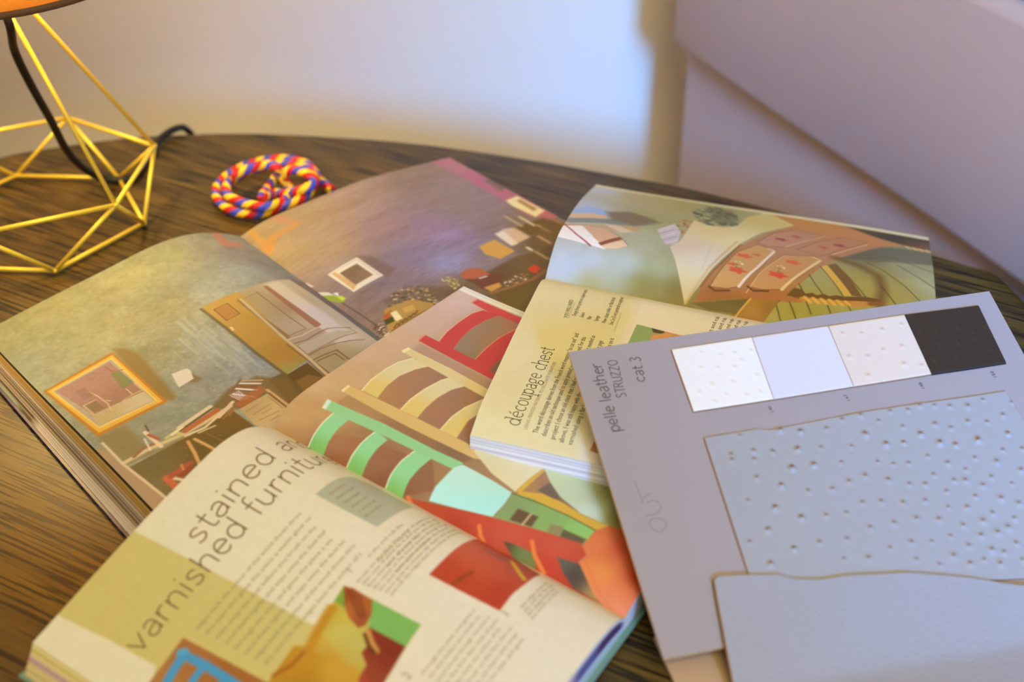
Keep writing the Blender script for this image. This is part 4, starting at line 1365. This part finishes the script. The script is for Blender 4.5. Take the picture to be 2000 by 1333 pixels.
set_line(cv, 'The word découpage derives from the French word meaning “to cut out” and', (1050, 848), 4.3, 1, p1=(1131, 653))
set_line(cv, 'describes an old technique used to apply printed pictures to wood. For this', (1066, 854), 4.3, 1, p1=(1145, 660))
set_line(cv, 'project I chose an old chest that I had painted by hand and that needed as', (1083, 860), 4.3, 1, p1=(1163, 657))
set_line(cv, 'above, I was still happy with the colour so I kept it and cut out the page', (1100, 866), 4.3, 1, p1=(1178, 667))
set_line(cv, 'varnished using a flat brush with soft bristles that leave no marks on it', (1117, 871), 4.3, 1, p1=(1200, 662))
set_line(cv, 'YOU WILL NEED', (1108, 622), 3.6, 1, p1=(1120, 587))
cv.ribbon([cv.h.inv(1110, 623), cv.h.inv(1122, 593), cv.h.inv(1134, 565)], 0.22, 2)
cv.ribbon([cv.h.inv(1200, 647), cv.h.inv(1213, 613), cv.h.inv(1227, 583)], 0.22, 2)
for (x, y), e_, t in zip([(1118, 624), (1132.5, 627), (1147, 631), (1161, 634), (1176, 638), (1190.5, 642)],
                         [(1147, 567), (1141, 611), (1153, 618), (1170, 618), (1201, 582), (1218, 582)],
                         ['Design from a print or a paper source', 'Scissors', 'Water', 'Sponge', 'New clean roller or flat brush', 'One 2 in (5 cm) paintbrush to apply wax']):
    c_ = cv.h.inv(x, y)
    cv.ink([(c_[0] + 1.0 * math.cos(a), c_[1] + 1.0 * math.sin(a)) for a in np.linspace(0, 2 * math.pi, 11)[:-1]], [tuple(range(10))[::-1]], 1)
    q = cv.h.inv(x + 3, y - 6.5)
    e2 = cv.h.inv(*e_)
    set_line(cv, t, (c_[0] + 1.2, q[1]), 3.9, 1, length=abs(q[1] - e2[1]), mm=True)
for k in range(5):
    set_line(cv, 'paint the chest and rub', (1366 + 14 * k, 700 + 2.6 * k), 3.9, 1, p1=(1406 + 14 * k, 620 + 2.4 * k))
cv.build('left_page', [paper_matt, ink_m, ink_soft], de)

cv = Canvas(deF, (190, 190, 170), (0.98, 0.90, 0.84))
cv.grad(None, [(1180, 372, (186, 192, 208)), (1130, 400, (176, 184, 206)), (1240, 385, (178, 170, 118)), (1330, 400, (172, 162, 102)), (1400, 405, (160, 156, 100)), (1280, 430, (160, 156, 104)), (1250, 470, (170, 174, 142)),
               (1290, 520, (160, 158, 116)), (1150, 510, (184, 188, 192)), (1110, 520, (184, 190, 200)), (1220, 510, (178, 182, 168)), (1260, 560, (140, 126, 64)), (1150, 550, (168, 158, 104)), (1320, 570, (130, 112, 56)),  # olive spots at the gutter carry part of its warm shade
               (1620, 550, (166, 160, 104)), (1760, 520, (156, 152, 112)), (1800, 560, (172, 166, 116)), (1700, 570, (170, 160, 84)), (1560, 620, (166, 150, 72)), (1700, 500, (112, 108, 80))])
cv.noise(1.6, 7)
cv.poly([(1118, 410), (1152, 403), (1186, 412), (1240, 424), (1184, 423), (1122, 416)], (146, 172, 224), 1.2, 0.9)
cv.poly([(1112, 418), (1150, 416), (1186, 422), (1184, 429), (1108, 424)], (206, 176, 142), 0.6)
cv.poly([(1106, 426), (1150, 426), (1190, 428), (1240, 436), (1280, 438), (1240, 443), (1180, 436), (1100, 434)], (120, 124, 126), 1.0, 0.9)
cv.poly([(1184, 414), (1230, 414), (1270, 426), (1290, 436), (1240, 440), (1195, 430)], (116, 98, 72), 2.5, 0.9)
cv.poly([(1100, 436), (1140, 438), (1200, 440), (1250, 446), (1240, 452), (1210, 453), (1170, 444), (1100, 442)], (192, 152, 114), 0.8, 0.85)
cv.poly([(1180, 438), (1210, 442), (1240, 453), (1212, 455)], (224, 206, 176), 0.8, 0.7)
cv.poly([(1205, 440), (1230, 441), (1252, 449), (1238, 453)], (186, 156, 100), 0.5, 0.8)
cv.poly([(1098, 441), (1137, 441), (1160, 464), (1184, 488), (1135, 474), (1087, 462)], (238, 232, 244), 0.4)
cv.line([(1100, 436), (1126, 458), (1153, 480)], 1.3, (152, 52, 52), 0.4)
cv.poly([(1138, 440), (1188, 450), (1212, 463), (1227, 480), (1206, 487), (1182, 487), (1160, 464)], (206, 166, 130), 0.3)
cv.poly([(1168, 475), (1210, 463), (1216, 468), (1174, 480)], (132, 66, 42), 0.4)
cv.poly([(1174, 481), (1217, 470), (1226, 480), (1206, 486), (1182, 486)], (222, 192, 156), 0.3)
cv.line([(1188, 450), (1212, 463), (1227, 480)], 0.5, (120, 92, 66), 0.3)
# flowers and a bunch of labels
cv.specks([(1355, 410), (1400, 404), (1440, 420), (1440, 442), (1390, 440), (1360, 430)], 220, [(92, 96, 66), (84, 76, 58), (146, 152, 96), (100, 104, 84), (176, 176, 110)], 3.0, 4)
cv.poly([(1380, 406), (1430, 412), (1440, 440), (1395, 436)], (92, 88, 68), 2.0, 0.5)
cv.specks([(1318, 434), (1350, 426), (1356, 440), (1346, 456), (1328, 456)], 80, [(150, 108, 60), (120, 84, 46), (190, 150, 84), (176, 104, 70)], 2.0, 9)
cv.poly([(1284, 448), (1318, 437), (1330, 454), (1322, 476), (1300, 478), (1290, 462)], (196, 184, 186), 0.4)
for k in range(5):
    cv.line([(1286 + 3 * k, 451 + 6 * k), (1316 + 2 * k, 441 + 7 * k)], 0.7, (150, 128, 124) if k % 2 else (228, 218, 216), 0.35)
cv.poly([(1328, 470), (1348, 452), (1352, 458), (1334, 476)], (214, 186, 142), 0.4)
# cloth hanging over the chest
cv.grad([(1356, 430), (1380, 440), (1410, 444), (1440, 442), (1460, 424), (1502, 414), (1530, 426), (1552, 441), (1488, 455), (1446, 476), (1402, 514), (1368, 556), (1337, 596), (1332, 570), (1322, 522), (1308, 482), (1330, 470)],
        [(1400, 455, (216, 192, 134)), (1480, 430, (206, 186, 112)), (1380, 500, (216, 202, 182)), (1345, 480, (212, 192, 160)), (1345, 560, (210, 186, 132)), (1430, 470, (220, 206, 150))], 0.4)
cv.line([(1440, 472), (1402, 506), (1368, 548), (1340, 592)], 1.6, (196, 158, 104), 0.8, 0.8)
cv.line([(1448, 480), (1408, 518), (1372, 560)], 3.2, (146, 92, 52), 0.6)
cv.line([(1390, 480), (1370, 530)], 0.8, (206, 176, 160), 0.8, 0.6)
# chest
cv.grad([(1500, 416), (1560, 424), (1660, 442), (1712, 464), (1765, 480), (1722, 483), (1680, 493), (1640, 505), (1602, 524), (1568, 551), (1536, 577), (1570, 583), (1566, 592), (1500, 588), (1440, 584), (1352, 592), (1372, 560), (1410, 516), (1448, 480), (1490, 458), (1552, 441)],
        [(1600, 440, (196, 136, 66)), (1680, 460, (196, 132, 76)), (1560, 480, (178, 130, 96)), (1660, 485, (182, 128, 90)), (1480, 500, (176, 126, 84)), (1420, 540, (172, 118, 66)), (1540, 540, (180, 128, 70)), (1400, 580, (160, 100, 56)), (1500, 578, (172, 108, 66))], 0.4)
for P_, c_ in (([(1386, 560), (1410, 524), (1440, 492), (1480, 478), (1512, 490), (1490, 520), (1444, 560), (1420, 564)], (198, 146, 86)),
               ([(1464, 560), (1490, 528), (1530, 498), (1590, 500), (1602, 508), (1570, 536), (1526, 566), (1486, 566)], (196, 142, 86)),
               ([(1478, 474), (1510, 456), (1548, 450), (1606, 460), (1540, 484), (1500, 482)], (186, 134, 102)),
               ([(1556, 488), (1600, 472), (1650, 464), (1694, 474), (1650, 488), (1604, 500), (1590, 496)], (184, 130, 92))):
    cv.poly(P_, c_, 0.4)
    q = cv.mm(P_)
    cv.linem(np.vstack([q, q[:1]]), 0.7, (126, 80, 50), 0.35, 0.8)
cv.line([(1443, 560), (1478, 524), (1512, 492)], 2.0, (228, 204, 180), 0.4)
cv.line([(1500, 486), (1512, 490)], 1.2, (228, 204, 180), 0.4)
cv.line([(1527, 566), (1562, 536), (1601, 510)], 2.2, (226, 196, 140), 0.4)
cv.line([(1588, 503), (1602, 508)], 1.2, (226, 200, 150), 0.4)
cv.line([(1535, 483), (1608, 462)], 1.2, (214, 170, 130), 0.4)
cv.line([(1625, 498), (1694, 478)], 1.6, (214, 166, 120), 0.4)
cv.line([(1458, 572), (1490, 528), (1530, 500)], 0.8, (214, 170, 106), 0.35)
cv.line([(1460, 560), (1472, 568), (1500, 569)], 1.6, (104, 66, 34), 0.4)
cv.line([(1385, 560), (1396, 568), (1424, 568)], 1.6, (110, 70, 36), 0.4)
for x, y, r_, c_ in ((1454, 500, 3.4, (212, 92, 52)), (1440, 528, 3.6, (206, 78, 40)), (1549, 513, 3.2, (212, 92, 54)), (1519, 537, 4.0, (214, 72, 38)), (1525, 468, 2.8, (150, 62, 62)), (1555, 463, 2.2, (160, 74, 70)),
                     (1608, 484, 2.4, (168, 84, 66)), (1640, 480, 2.8, (146, 56, 56)), (1430, 516, 2.0, (196, 90, 50)), (1478, 498, 2.0, (196, 100, 60))):
    c0 = cv.h.inv(x, y)
    cv.polym([(c0[0] + 1.5 * r_ * math.cos(t) * (1 + .25 * math.cos(5 * t)), c0[1] + r_ * math.sin(t) * (1 + .25 * math.cos(5 * t))) for t in np.linspace(0, 6.28, 22)[:-1]], c_, 0.6, 0.9)
for x, y in ((1443, 518), (1525, 526)):
    cv.specks([(x - 7, y - 7), (x + 7, y - 7), (x + 7, y + 7), (x - 7, y + 7)], 12, [(110, 112, 60), (214, 196, 140)], 1.2, 2)
# shadowed floor and twisted stretchers
cv.grad([(1640, 438), (1720, 447), (1830, 462), (1832, 492), (1780, 484), (1712, 465)], [(1680, 450, (92, 74, 46)), (1740, 462, (72, 62, 46)), (1810, 470, (80, 64, 44)), (1820, 485, (120, 88, 60))], 0.8)
cv.line([(1700, 462), (1760, 480), (1830, 494)], 2.8, (190, 130, 80), 0.5)
for k in range(5):
    cv.line([(1770 + 13 * k, 482 + 2.6 * k), (1777 + 13 * k, 486 + 2.6 * k)], 2.2, (232, 186, 122), 0.5)
cv.poly([(1640, 505), (1720, 483), (1760, 486), (1832, 497), (1832, 520), (1740, 512), (1670, 508)], (100, 96, 78), 2.0, 0.75)
cv.line([(1632, 504), (1680, 520), (1716, 540), (1724, 566), (1718, 596)], 7, (112, 84, 44), 3.0, 0.8)
for q in ([(1580, 536), (1592, 555), (1606, 574)], [(1560, 554), (1570, 574)], [(1602, 520), (1624, 546), (1646, 578)], [(1634, 518), (1660, 544), (1696, 588)], [(1690, 512), (1724, 528), (1768, 560), (1798, 590)],
          [(1720, 558), (1750, 596)], [(1752, 518), (1796, 544), (1832, 568)], [(1740, 502), (1782, 518), (1830, 536)], [(1490, 628), (1504, 606), (1522, 588)], [(1516, 596), (1524, 626)], [(1542, 590), (1554, 622)],
          [(1574, 588), (1584, 614)], [(1614, 592), (1622, 612)], [(1656, 596), (1662, 608)]):
    cv.line(q, 0.75, (84, 70, 34), 0.4)
cv.poly([(1604, 521), (1616, 518), (1640, 546), (1664, 578), (1648, 578), (1628, 550)], (216, 176, 82), 0.4)
cv.poly([(1616, 518), (1633, 515), (1660, 545), (1684, 580), (1664, 578), (1640, 546)], (122, 90, 42), 0.5)
cv.poly([(1536, 577), (1552, 562), (1566, 566), (1574, 574), (1586, 572), (1596, 577), (1608, 574), (1620, 579), (1632, 577), (1650, 580), (1690, 580), (1722, 586), (1720, 596), (1690, 596), (1570, 586)], (112, 78, 32), 0.5)
cv.line([(1566, 584), (1620, 590), (1668, 592)], 3.6, (190, 134, 60), 0.5)
for k in range(6):
    cv.line([(1572 + 16 * k, 581 + 1.8 * k), (1582 + 16 * k, 590 + 1.6 * k)], 2.6, (222, 172, 86), 0.7)
cv.poly([(1664, 588), (1700, 590), (1696, 600), (1660, 600)], (198, 140, 76), 0.4)
cv.line([(1700, 594), (1722, 592)], 4, (140, 92, 40), 0.8)
cv.grad([(1466, 584), (1522, 589), (1492, 630), (1440, 640), (1400, 660), (1440, 610)], [(1470, 600, (176, 126, 58)), (1500, 610, (150, 106, 48)), (1450, 620, (160, 110, 44))], 0.5)
cv.poly([(1352, 592), (1440, 585), (1464, 584), (1440, 616), (1380, 606)], (104, 86, 40), 0.8, 0.85)
cv.line([(1466, 584), (1448, 604), (1434, 622)], 1.2, (214, 164, 82), 0.4)
cv.poly([(1150, 362), (1162, 364), (1500, 412), (1835, 458), (1835, 449), (1500, 395), (1150, 352)], (228, 214, 172), 0.3)
cv.polym([(-1, WD * 1000 - 3.0), (HD * 1000 + 1, WD * 1000 - 5), (HD * 1000 + 1, WD * 1000 + 4), (-1, WD * 1000 + 4)], (228, 214, 166), 0.25)
cv.build('right_page', [paper_print], de)


def decol(t, fu, fs):
    if 0.14 < t < 0.2 or 0.46 < t < 0.52: return (196, 192, 206)
    return (228, 228, 232) if int(t * 14) % 2 else (216, 214, 218)


zn = (.030, .030, .014, .014); zf = (.032, .024, .014, .006)
page_block(deN, 'page_block', de, zn, .002, 14, decol, rough=0.0003)
page_block(deF, 'page_block', de, zf, -.001, 10, decol, rough=0.0003)

# ================================================================= sample card with leather pieces
CTL = np.array([.0315, .597, .0800]); CTR = at(1932, 569, .081); CBL = at(1297, 1288, .013)
CW, CHh = np.linalg.norm(CTR - CTL), np.linalg.norm(CBL - CTL)
cx = unit(CTR - CTL)
cn = unit(np.cross(CBL - CTL, cx)); cn = cn if cn[2] > 0 else -cn
cy = np.cross(cx, cn); cy = cy if cy @ (CBL - CTL) > 0 else -cy


class Plane:
    side = 1
    def inv(s, x, y):
        r = ray(x, y)
        X = _O + r * (((CTL - _O) @ cn) / (r @ cn)) - CTL
        return np.array([X @ cx, X @ cy]) * 1000

    def pos(s, x, y, h=0.0):
        return CTL + cx * x / 1000 + cy * y / 1000 + cn * h / 1000


pl = Plane()
card = empty('sample_card', CTL + cy * CHh * 0.9)
tag(card, 'grey leather sample card with four small swatches, propped on the right-hand book', 'sample card')
card_m = material('grey_card', (156, 145, 144), 0.7, bump=(700, 0.08, 0.0003))
core_m = material('card_core', (206, 176, 110), 0.7)
pen_m = material('pencil', (92, 78, 84), 0.6)
faint_m = material('faint_pencil', (134, 118, 126), 0.6)
blk_m = material('small_black_print', (40, 36, 44), 0.6)
Wm, Hm = CW * 1000, CHh * 1000


class Sheet:
    def __init__(s): s.V, s.F, s.M = [], [], []
    def add(s, V, F, m):
        b = len(s.V); s.V += V; s.F += [tuple(b + i for i in f) for f in F]; s.M += [m] * len(F)
    def ribbon(s, pts, w, m, h=0.08):
        p = np.asarray(pts, float)
        t = np.gradient(p, axis=0); t /= np.linalg.norm(t, axis=1, keepdims=True) + 1e-9
        nn = np.stack([-t[:, 1], t[:, 0]], 1) * w / 2
        n = len(p)
        s.add([pl.pos(a, b, h) for a, b in np.vstack([p + nn, p - nn])], [(i, i + 1, n + i + 1, n + i) for i in range(n - 1)], m)
    def write(s, text, p0, p1, size, m, h=0.08):
        """printed text with its baseline from photograph spot p0 to p1"""
        a, b = pl.inv(*p0), pl.inv(*p1)
        V, F = font_faces(text)
        w = max(v[0] for v in V)
        e1 = (b - a) / w
        e2 = unit(np.array([e1[1], -e1[0]])) * size
        if e2[0] > 0: e2 = -e2
        s.add([pl.pos(*(a + e1 * x + e2 * y), h) for x, y in V], F, m)
    def strokes(s, text, p0, p1, xh, w, m, jit=0.05):
        a, b = pl.inv(*p0), pl.inv(*p1)
        st, tw = stroke_text(text)
        e1 = (b - a) / tw
        e2 = unit(np.array([e1[1], -e1[0]])) * xh
        if e2[0] > 0: e2 = -e2
        R = random.Random(3)
        for p in st:
            dx, dy = R.uniform(-jit, jit), R.uniform(-jit, jit)
            q = catmull(p, 2) if len(p) > 2 else np.array(p)
            s.ribbon([a + e1 * (x + dx) + e2 * (y + dy) for x, y in q], w, m)


GL.update({
    'S': (0.9, [crv((.78, 1.35), (.5, 1.55), (.2, 1.40), (.16, 1.12), (.42, .85), (.70, .62), (.74, .28), (.46, 0), (.10, .16))]),
    'T': (0.9, [[(.02, 1.5), (.45, 1.5), (.9, 1.5)], [(.45, 1.5), (.45, .7), (.45, 0)]]),
    'R': (0.9, [[(.12, 0), (.12, .8), (.12, 1.5)], crv((.12, 1.5), (.5, 1.52), (.76, 1.25), (.5, .85), (.12, .8)), [(.4, .8), (.6, .4), (.8, 0)]]),
    'U': (1.0, [crv((.12, 1.5), (.12, .8), (.2, .15), (.5, 0), (.8, .15), (.88, .8), (.88, 1.5))]),
    'Z': (0.95, [[(.08, 1.5), (.5, 1.5), (.88, 1.5)], [(.88, 1.5), (.48, .75), (.08, 0)], [(.08, 0), (.5, 0), (.9, 0)]]),
    'O': (1.1, [arc(.52, .75, .44, .75, 0, 360, 20)]),
    '.': (0.3, [[(.12, .0), (.16, .1)]]),
    '3': (0.85, [crv((.12, 1.35), (.42, 1.55), (.70, 1.25), (.38, .82), (.74, .50), (.44, 0), (.08, .18))]),
})
sh_ = Sheet()
TH = 2.2
c8 = [pl.pos(x, y, h) for h in (-TH, 0) for x, y in ((0, 0), (Wm, 0), (Wm, Hm), (0, Hm))]
sh_.add(c8, [(4, 7, 6, 5), (0, 1, 2, 3)], 0)
sh_.add(c8, [(0, 4, 5, 1), (1, 5, 6, 2), (2, 6, 7, 3), (3, 7, 4, 0)], 1)
sh_.strokes('pelle leather', (1212, 843), (1173, 710), 4.3, 0.75, 2)
sh_.strokes('STRUZZO', (1224, 776), (1204, 703), 3.6, 0.62, 2)
sh_.strokes('cat.3', (1260, 746), (1250, 697), 4.0, 0.70, 2)
for q in ([(1292, 1040), (1300, 1030), (1300, 1020), (1288, 1014), (1274, 1014), (1268, 1022), (1274, 1034), (1290, 1041)], [(1262, 1008), (1280, 1004), (1290, 996), (1288, 984), (1276, 978), (1262, 984)], [(1238, 938), (1248, 962), (1256, 984)],
          [(1254, 976), (1264, 968), (1272, 964)]):
    sh_.ribbon(catmull([pl.inv(*p) for p in q], 5), 0.55, 3)
sh_.write('146', (1513, 806), (1504, 793), 3.0, 4)
sh_.write('147', (1662, 784), (1653, 770), 3.0, 4)
sh_.write('148', (1808, 760), (1799, 747), 3.0, 4)
sh_.write('150', (1948, 738), (1939, 725), 3.0, 4)
mesh_obj('card', sh_.V, sh_.F, [card_m, core_m, pen_m, faint_m, blk_m], card, False, sh_.M)


def leather(name, top, bottom, h0, th, col, parent, bumps=(), n=(120, 60), bump_h=0.9, bump_r=1.7, dot=(150, 116, 90), dot_a=0.5, grain=(900, 0.12, 0.0004), rough=0.5, wav=0.0, edge=(176, 128, 84), lift=None, label=None):
    """a cut piece of leather; top and bottom are photograph polylines of its far and near edges"""
    T_ = np.array([pl.inv(*p) for p in top]); B_ = np.array([pl.inv(*p) for p in bottom])

    def along(P, f):
        L = np.concatenate([[0], np.cumsum(np.linalg.norm(np.diff(P, axis=0), axis=1))]); L /= L[-1]
        return np.stack([np.interp(f, L, P[:, 0]), np.interp(f, L, P[:, 1])], -1)
    nx, ny = n
    fs = np.linspace(0, 1, nx + 1)
    A_, C_ = along(T_, fs), along(B_, fs)
    ft = np.linspace(0, 1, ny + 1)[:, None, None]
    G = A_[None] * (1 - ft) + C_[None] * ft
    h = np.full(G.shape[:2], h0 + th)
    h += wav * np.sin(G[..., 0] * 0.05 + G[..., 1] * 0.03) * np.cos(G[..., 1] * 0.06)
    c = np.zeros(G.shape[:2] + (3,)) + lin(col)
    R = random.Random(int(h0 * 10) + nx)
    for bx, by in bumps:
        p = pl.inv(bx, by)
        k = R.uniform(0.75, 1.2)
        r2 = (G[..., 0] - p[0]) ** 2 + (G[..., 1] - p[1]) ** 2
        h += bump_h * k * np.exp(-r2 / (bump_r * k) ** 2) - 0.30 * bump_h * np.exp(-r2 / (bump_r * 2.1) ** 2)
        r3 = (G[..., 0] - p[0]) ** 2 / 1.3 + (G[..., 1] - p[1] + 0.9) ** 2  # quill tint set on the far side, partly standing for the bump's shading
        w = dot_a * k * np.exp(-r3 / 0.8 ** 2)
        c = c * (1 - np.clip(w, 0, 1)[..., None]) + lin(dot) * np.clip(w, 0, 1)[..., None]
    if lift: h = h + lift(G[..., 0], G[..., 1])
    for a in (0, -1):
        h[a, :] -= 0.25; h[:, a] -= 0.25
    P = CTL + cx * (G[..., 0:1] / 1000) + cy * (G[..., 1:2] / 1000) + cn * (h[..., None] / 1000)
    zf_ = P[..., 2] - 0.0065
    P[..., 2] = 0.0065 + 0.5 * (zf_ + np.sqrt(zf_ ** 2 + 0.0015 ** 2))
    I = np.arange(P.shape[0] * P.shape[1]).reshape(P.shape[:2])
    q = np.stack([I[:-1, :-1], I[1:, :-1], I[1:, 1:], I[:-1, 1:]], -1).reshape(-1, 4).tolist()
    F = [tuple(a) for a in q]
    V = P.reshape(-1, 3).tolist()
    cc = c.reshape(-1, 3).tolist()
    M = [0] * len(F)
    loop = list(I[0, :]) + list(I[1:, -1]) + list(I[-1, -2::-1]) + list(I[-2:0:-1, 0])
    cen_ = G.reshape(-1, 2).mean(0)
    b = len(V)
    for i in loop:
        g2 = G.reshape(-1, 2)[i]
        out = (g2 - cen_); out = out / np.linalg.norm(out) * 0.5
        hh = h.reshape(-1)[i] - th
        X = P.reshape(-1, 3)[i] + cx * out[0] / 1000 + cy * out[1] / 1000 - cn * (th - .25) / 1000
        V.append([X[0], X[1], X[2]]); cc.append(lin(edge).tolist())
    for k in range(len(loop)):
        j = (k + 1) % len(loop)
        F.append((loop[k], loop[j], b + j, b + k)); M.append(1)
    under = {}
    for k, i in enumerate(loop): under[int(i)] = b + k
    st_ = 6
    for i in I[1:-1, 1:-1].ravel():
        under[int(i)] = len(V); X = P.reshape(-1, 3)[i] - cn * th / 1000
        V.append([X[0], X[1], X[2]]); cc.append(lin(edge).tolist())
    for a in q:
        F.append(tuple(under[int(i)] for i in a[::-1])); M.append(1)
    top_m = material(name + '_top', rough=rough, spec=0.4, vcol='print', bump=grain)
    side_m = material(name + '_suede', edge, 0.85)
    return mesh_obj(name, V, F, [top_m, side_m], parent, True, M, np.array(cc))


def c5(L): return [(x / 4 + 1100, y / 4 + 600) for x, y in L]
def c6(L): return [(x / 4 + 1500, y / 4 + 550) for x, y in L]
def c7(L): return [(x / 3.333 + 1150, y / 3.333 + 900) for x, y in L]
def c8_(L): return [(x / 4 + 1500, y / 4 + 850) for x, y in L]


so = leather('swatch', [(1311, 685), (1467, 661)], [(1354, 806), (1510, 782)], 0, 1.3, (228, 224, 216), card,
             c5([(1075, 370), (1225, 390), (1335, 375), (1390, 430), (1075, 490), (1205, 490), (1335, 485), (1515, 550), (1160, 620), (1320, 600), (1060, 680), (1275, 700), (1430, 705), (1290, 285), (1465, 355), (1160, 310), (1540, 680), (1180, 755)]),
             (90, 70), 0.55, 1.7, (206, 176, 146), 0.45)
so['label'] = 'white ostrich leather swatch'
so = leather('swatch', [(1468, 661), (1616, 639)], [(1511, 782), (1666, 757)], 0, 1.3, (208, 204, 212), card, [], (60, 50), grain=(260, 0.35, 0.0012))
so['label'] = 'smooth pale lilac leather swatch'
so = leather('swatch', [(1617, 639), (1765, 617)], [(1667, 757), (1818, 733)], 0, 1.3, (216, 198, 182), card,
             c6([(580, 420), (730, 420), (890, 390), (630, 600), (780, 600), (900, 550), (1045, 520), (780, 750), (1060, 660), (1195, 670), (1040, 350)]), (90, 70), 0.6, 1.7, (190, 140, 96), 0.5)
so['label'] = 'cream ostrich leather swatch'
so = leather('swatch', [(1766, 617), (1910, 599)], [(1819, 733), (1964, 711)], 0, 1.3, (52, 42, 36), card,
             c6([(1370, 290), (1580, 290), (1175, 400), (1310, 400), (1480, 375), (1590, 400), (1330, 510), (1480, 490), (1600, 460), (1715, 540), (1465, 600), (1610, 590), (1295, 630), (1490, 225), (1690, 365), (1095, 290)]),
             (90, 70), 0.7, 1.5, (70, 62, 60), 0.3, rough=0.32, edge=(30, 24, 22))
so['label'] = 'black ostrich leather swatch'
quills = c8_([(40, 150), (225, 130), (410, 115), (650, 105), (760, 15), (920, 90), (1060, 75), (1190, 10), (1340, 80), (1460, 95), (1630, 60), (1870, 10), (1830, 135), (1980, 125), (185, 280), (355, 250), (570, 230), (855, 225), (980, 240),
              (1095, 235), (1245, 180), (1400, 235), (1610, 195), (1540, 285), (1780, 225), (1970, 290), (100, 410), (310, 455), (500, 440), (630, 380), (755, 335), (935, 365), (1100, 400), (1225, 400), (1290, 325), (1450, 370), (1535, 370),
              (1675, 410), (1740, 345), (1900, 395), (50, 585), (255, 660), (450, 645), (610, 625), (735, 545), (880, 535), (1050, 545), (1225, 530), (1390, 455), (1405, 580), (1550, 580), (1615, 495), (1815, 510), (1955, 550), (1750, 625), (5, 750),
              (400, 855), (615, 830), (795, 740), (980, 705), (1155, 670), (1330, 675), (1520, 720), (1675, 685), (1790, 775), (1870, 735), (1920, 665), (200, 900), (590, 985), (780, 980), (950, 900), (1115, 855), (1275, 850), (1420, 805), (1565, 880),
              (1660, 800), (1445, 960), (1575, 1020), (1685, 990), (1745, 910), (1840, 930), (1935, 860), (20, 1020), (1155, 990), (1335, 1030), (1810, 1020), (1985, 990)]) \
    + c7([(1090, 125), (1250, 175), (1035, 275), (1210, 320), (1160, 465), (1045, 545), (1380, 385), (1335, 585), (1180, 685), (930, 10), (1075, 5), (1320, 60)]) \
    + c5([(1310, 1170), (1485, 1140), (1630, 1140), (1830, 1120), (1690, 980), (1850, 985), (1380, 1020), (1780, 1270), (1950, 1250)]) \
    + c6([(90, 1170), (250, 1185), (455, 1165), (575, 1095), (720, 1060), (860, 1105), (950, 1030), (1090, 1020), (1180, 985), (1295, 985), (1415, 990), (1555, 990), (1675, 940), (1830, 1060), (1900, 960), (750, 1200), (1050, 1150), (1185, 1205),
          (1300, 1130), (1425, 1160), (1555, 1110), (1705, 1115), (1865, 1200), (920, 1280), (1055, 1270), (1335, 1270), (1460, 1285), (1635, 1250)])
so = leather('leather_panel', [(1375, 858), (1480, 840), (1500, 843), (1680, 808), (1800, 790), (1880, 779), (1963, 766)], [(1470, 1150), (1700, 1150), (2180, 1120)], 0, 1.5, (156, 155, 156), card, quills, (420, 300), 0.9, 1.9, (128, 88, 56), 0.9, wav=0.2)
so['label'] = 'pale ostrich leather with rows of quill bumps'
# the smooth hide lying loose over the lower end of the card
hide = leather('leather_hide', [(1392, 1139), (1400, 1131), (1450, 1128), (1522, 1127), (1540, 1135), (1600, 1137), (1650, 1130), (1770, 1124), (1880, 1132), (1920, 1138), (1980, 1148), (2080, 1150)],
               [(1434, 1370), (1500, 1390), (1600, 1400), (1800, 1400), (2000, 1400), (2140, 1400)], 2.4, 1.3, (154, 153, 158), None, [], (220, 110), grain=(420, 0.5, 0.0009), wav=0.35, edge=(184, 136, 84),
               lift=lambda x, y: 1.2 * np.clip((x - 205) / 40, 0, 1) ** 2)
tag(hide, 'smooth white leather piece covering the lower end of the grey sample card', 'leather')
# second card, lying flat under the first
ex = unit(np.array([cx[0], cx[1], 0])); ey = np.array([ex[1], -ex[0], 0])
e0 = at(1303, 1302, .003)
g = Geo()
P4 = [e0 - ey * 0.02 + ex * 0.0, e0 - ey * 0.02 + ex * 0.24, e0 + ey * 0.06 + ex * 0.24, e0 + ey * 0.06 + ex * 0.0]
V8 = [(p[0], p[1], z) for z in (0.0006, 0.003) for p in P4]
g.add(V8, [(4, 7, 6, 5), (0, 1, 2, 3), (0, 4, 5, 1), (1, 5, 6, 2), (2, 6, 7, 3), (3, 7, 4, 0)])
tan = g.build('backing_card', material('tan_card', (190, 160, 128), 0.7), None, smooth=False)
tag(tan, 'tan cardboard lying flat on the table under the grey sample card', 'card')
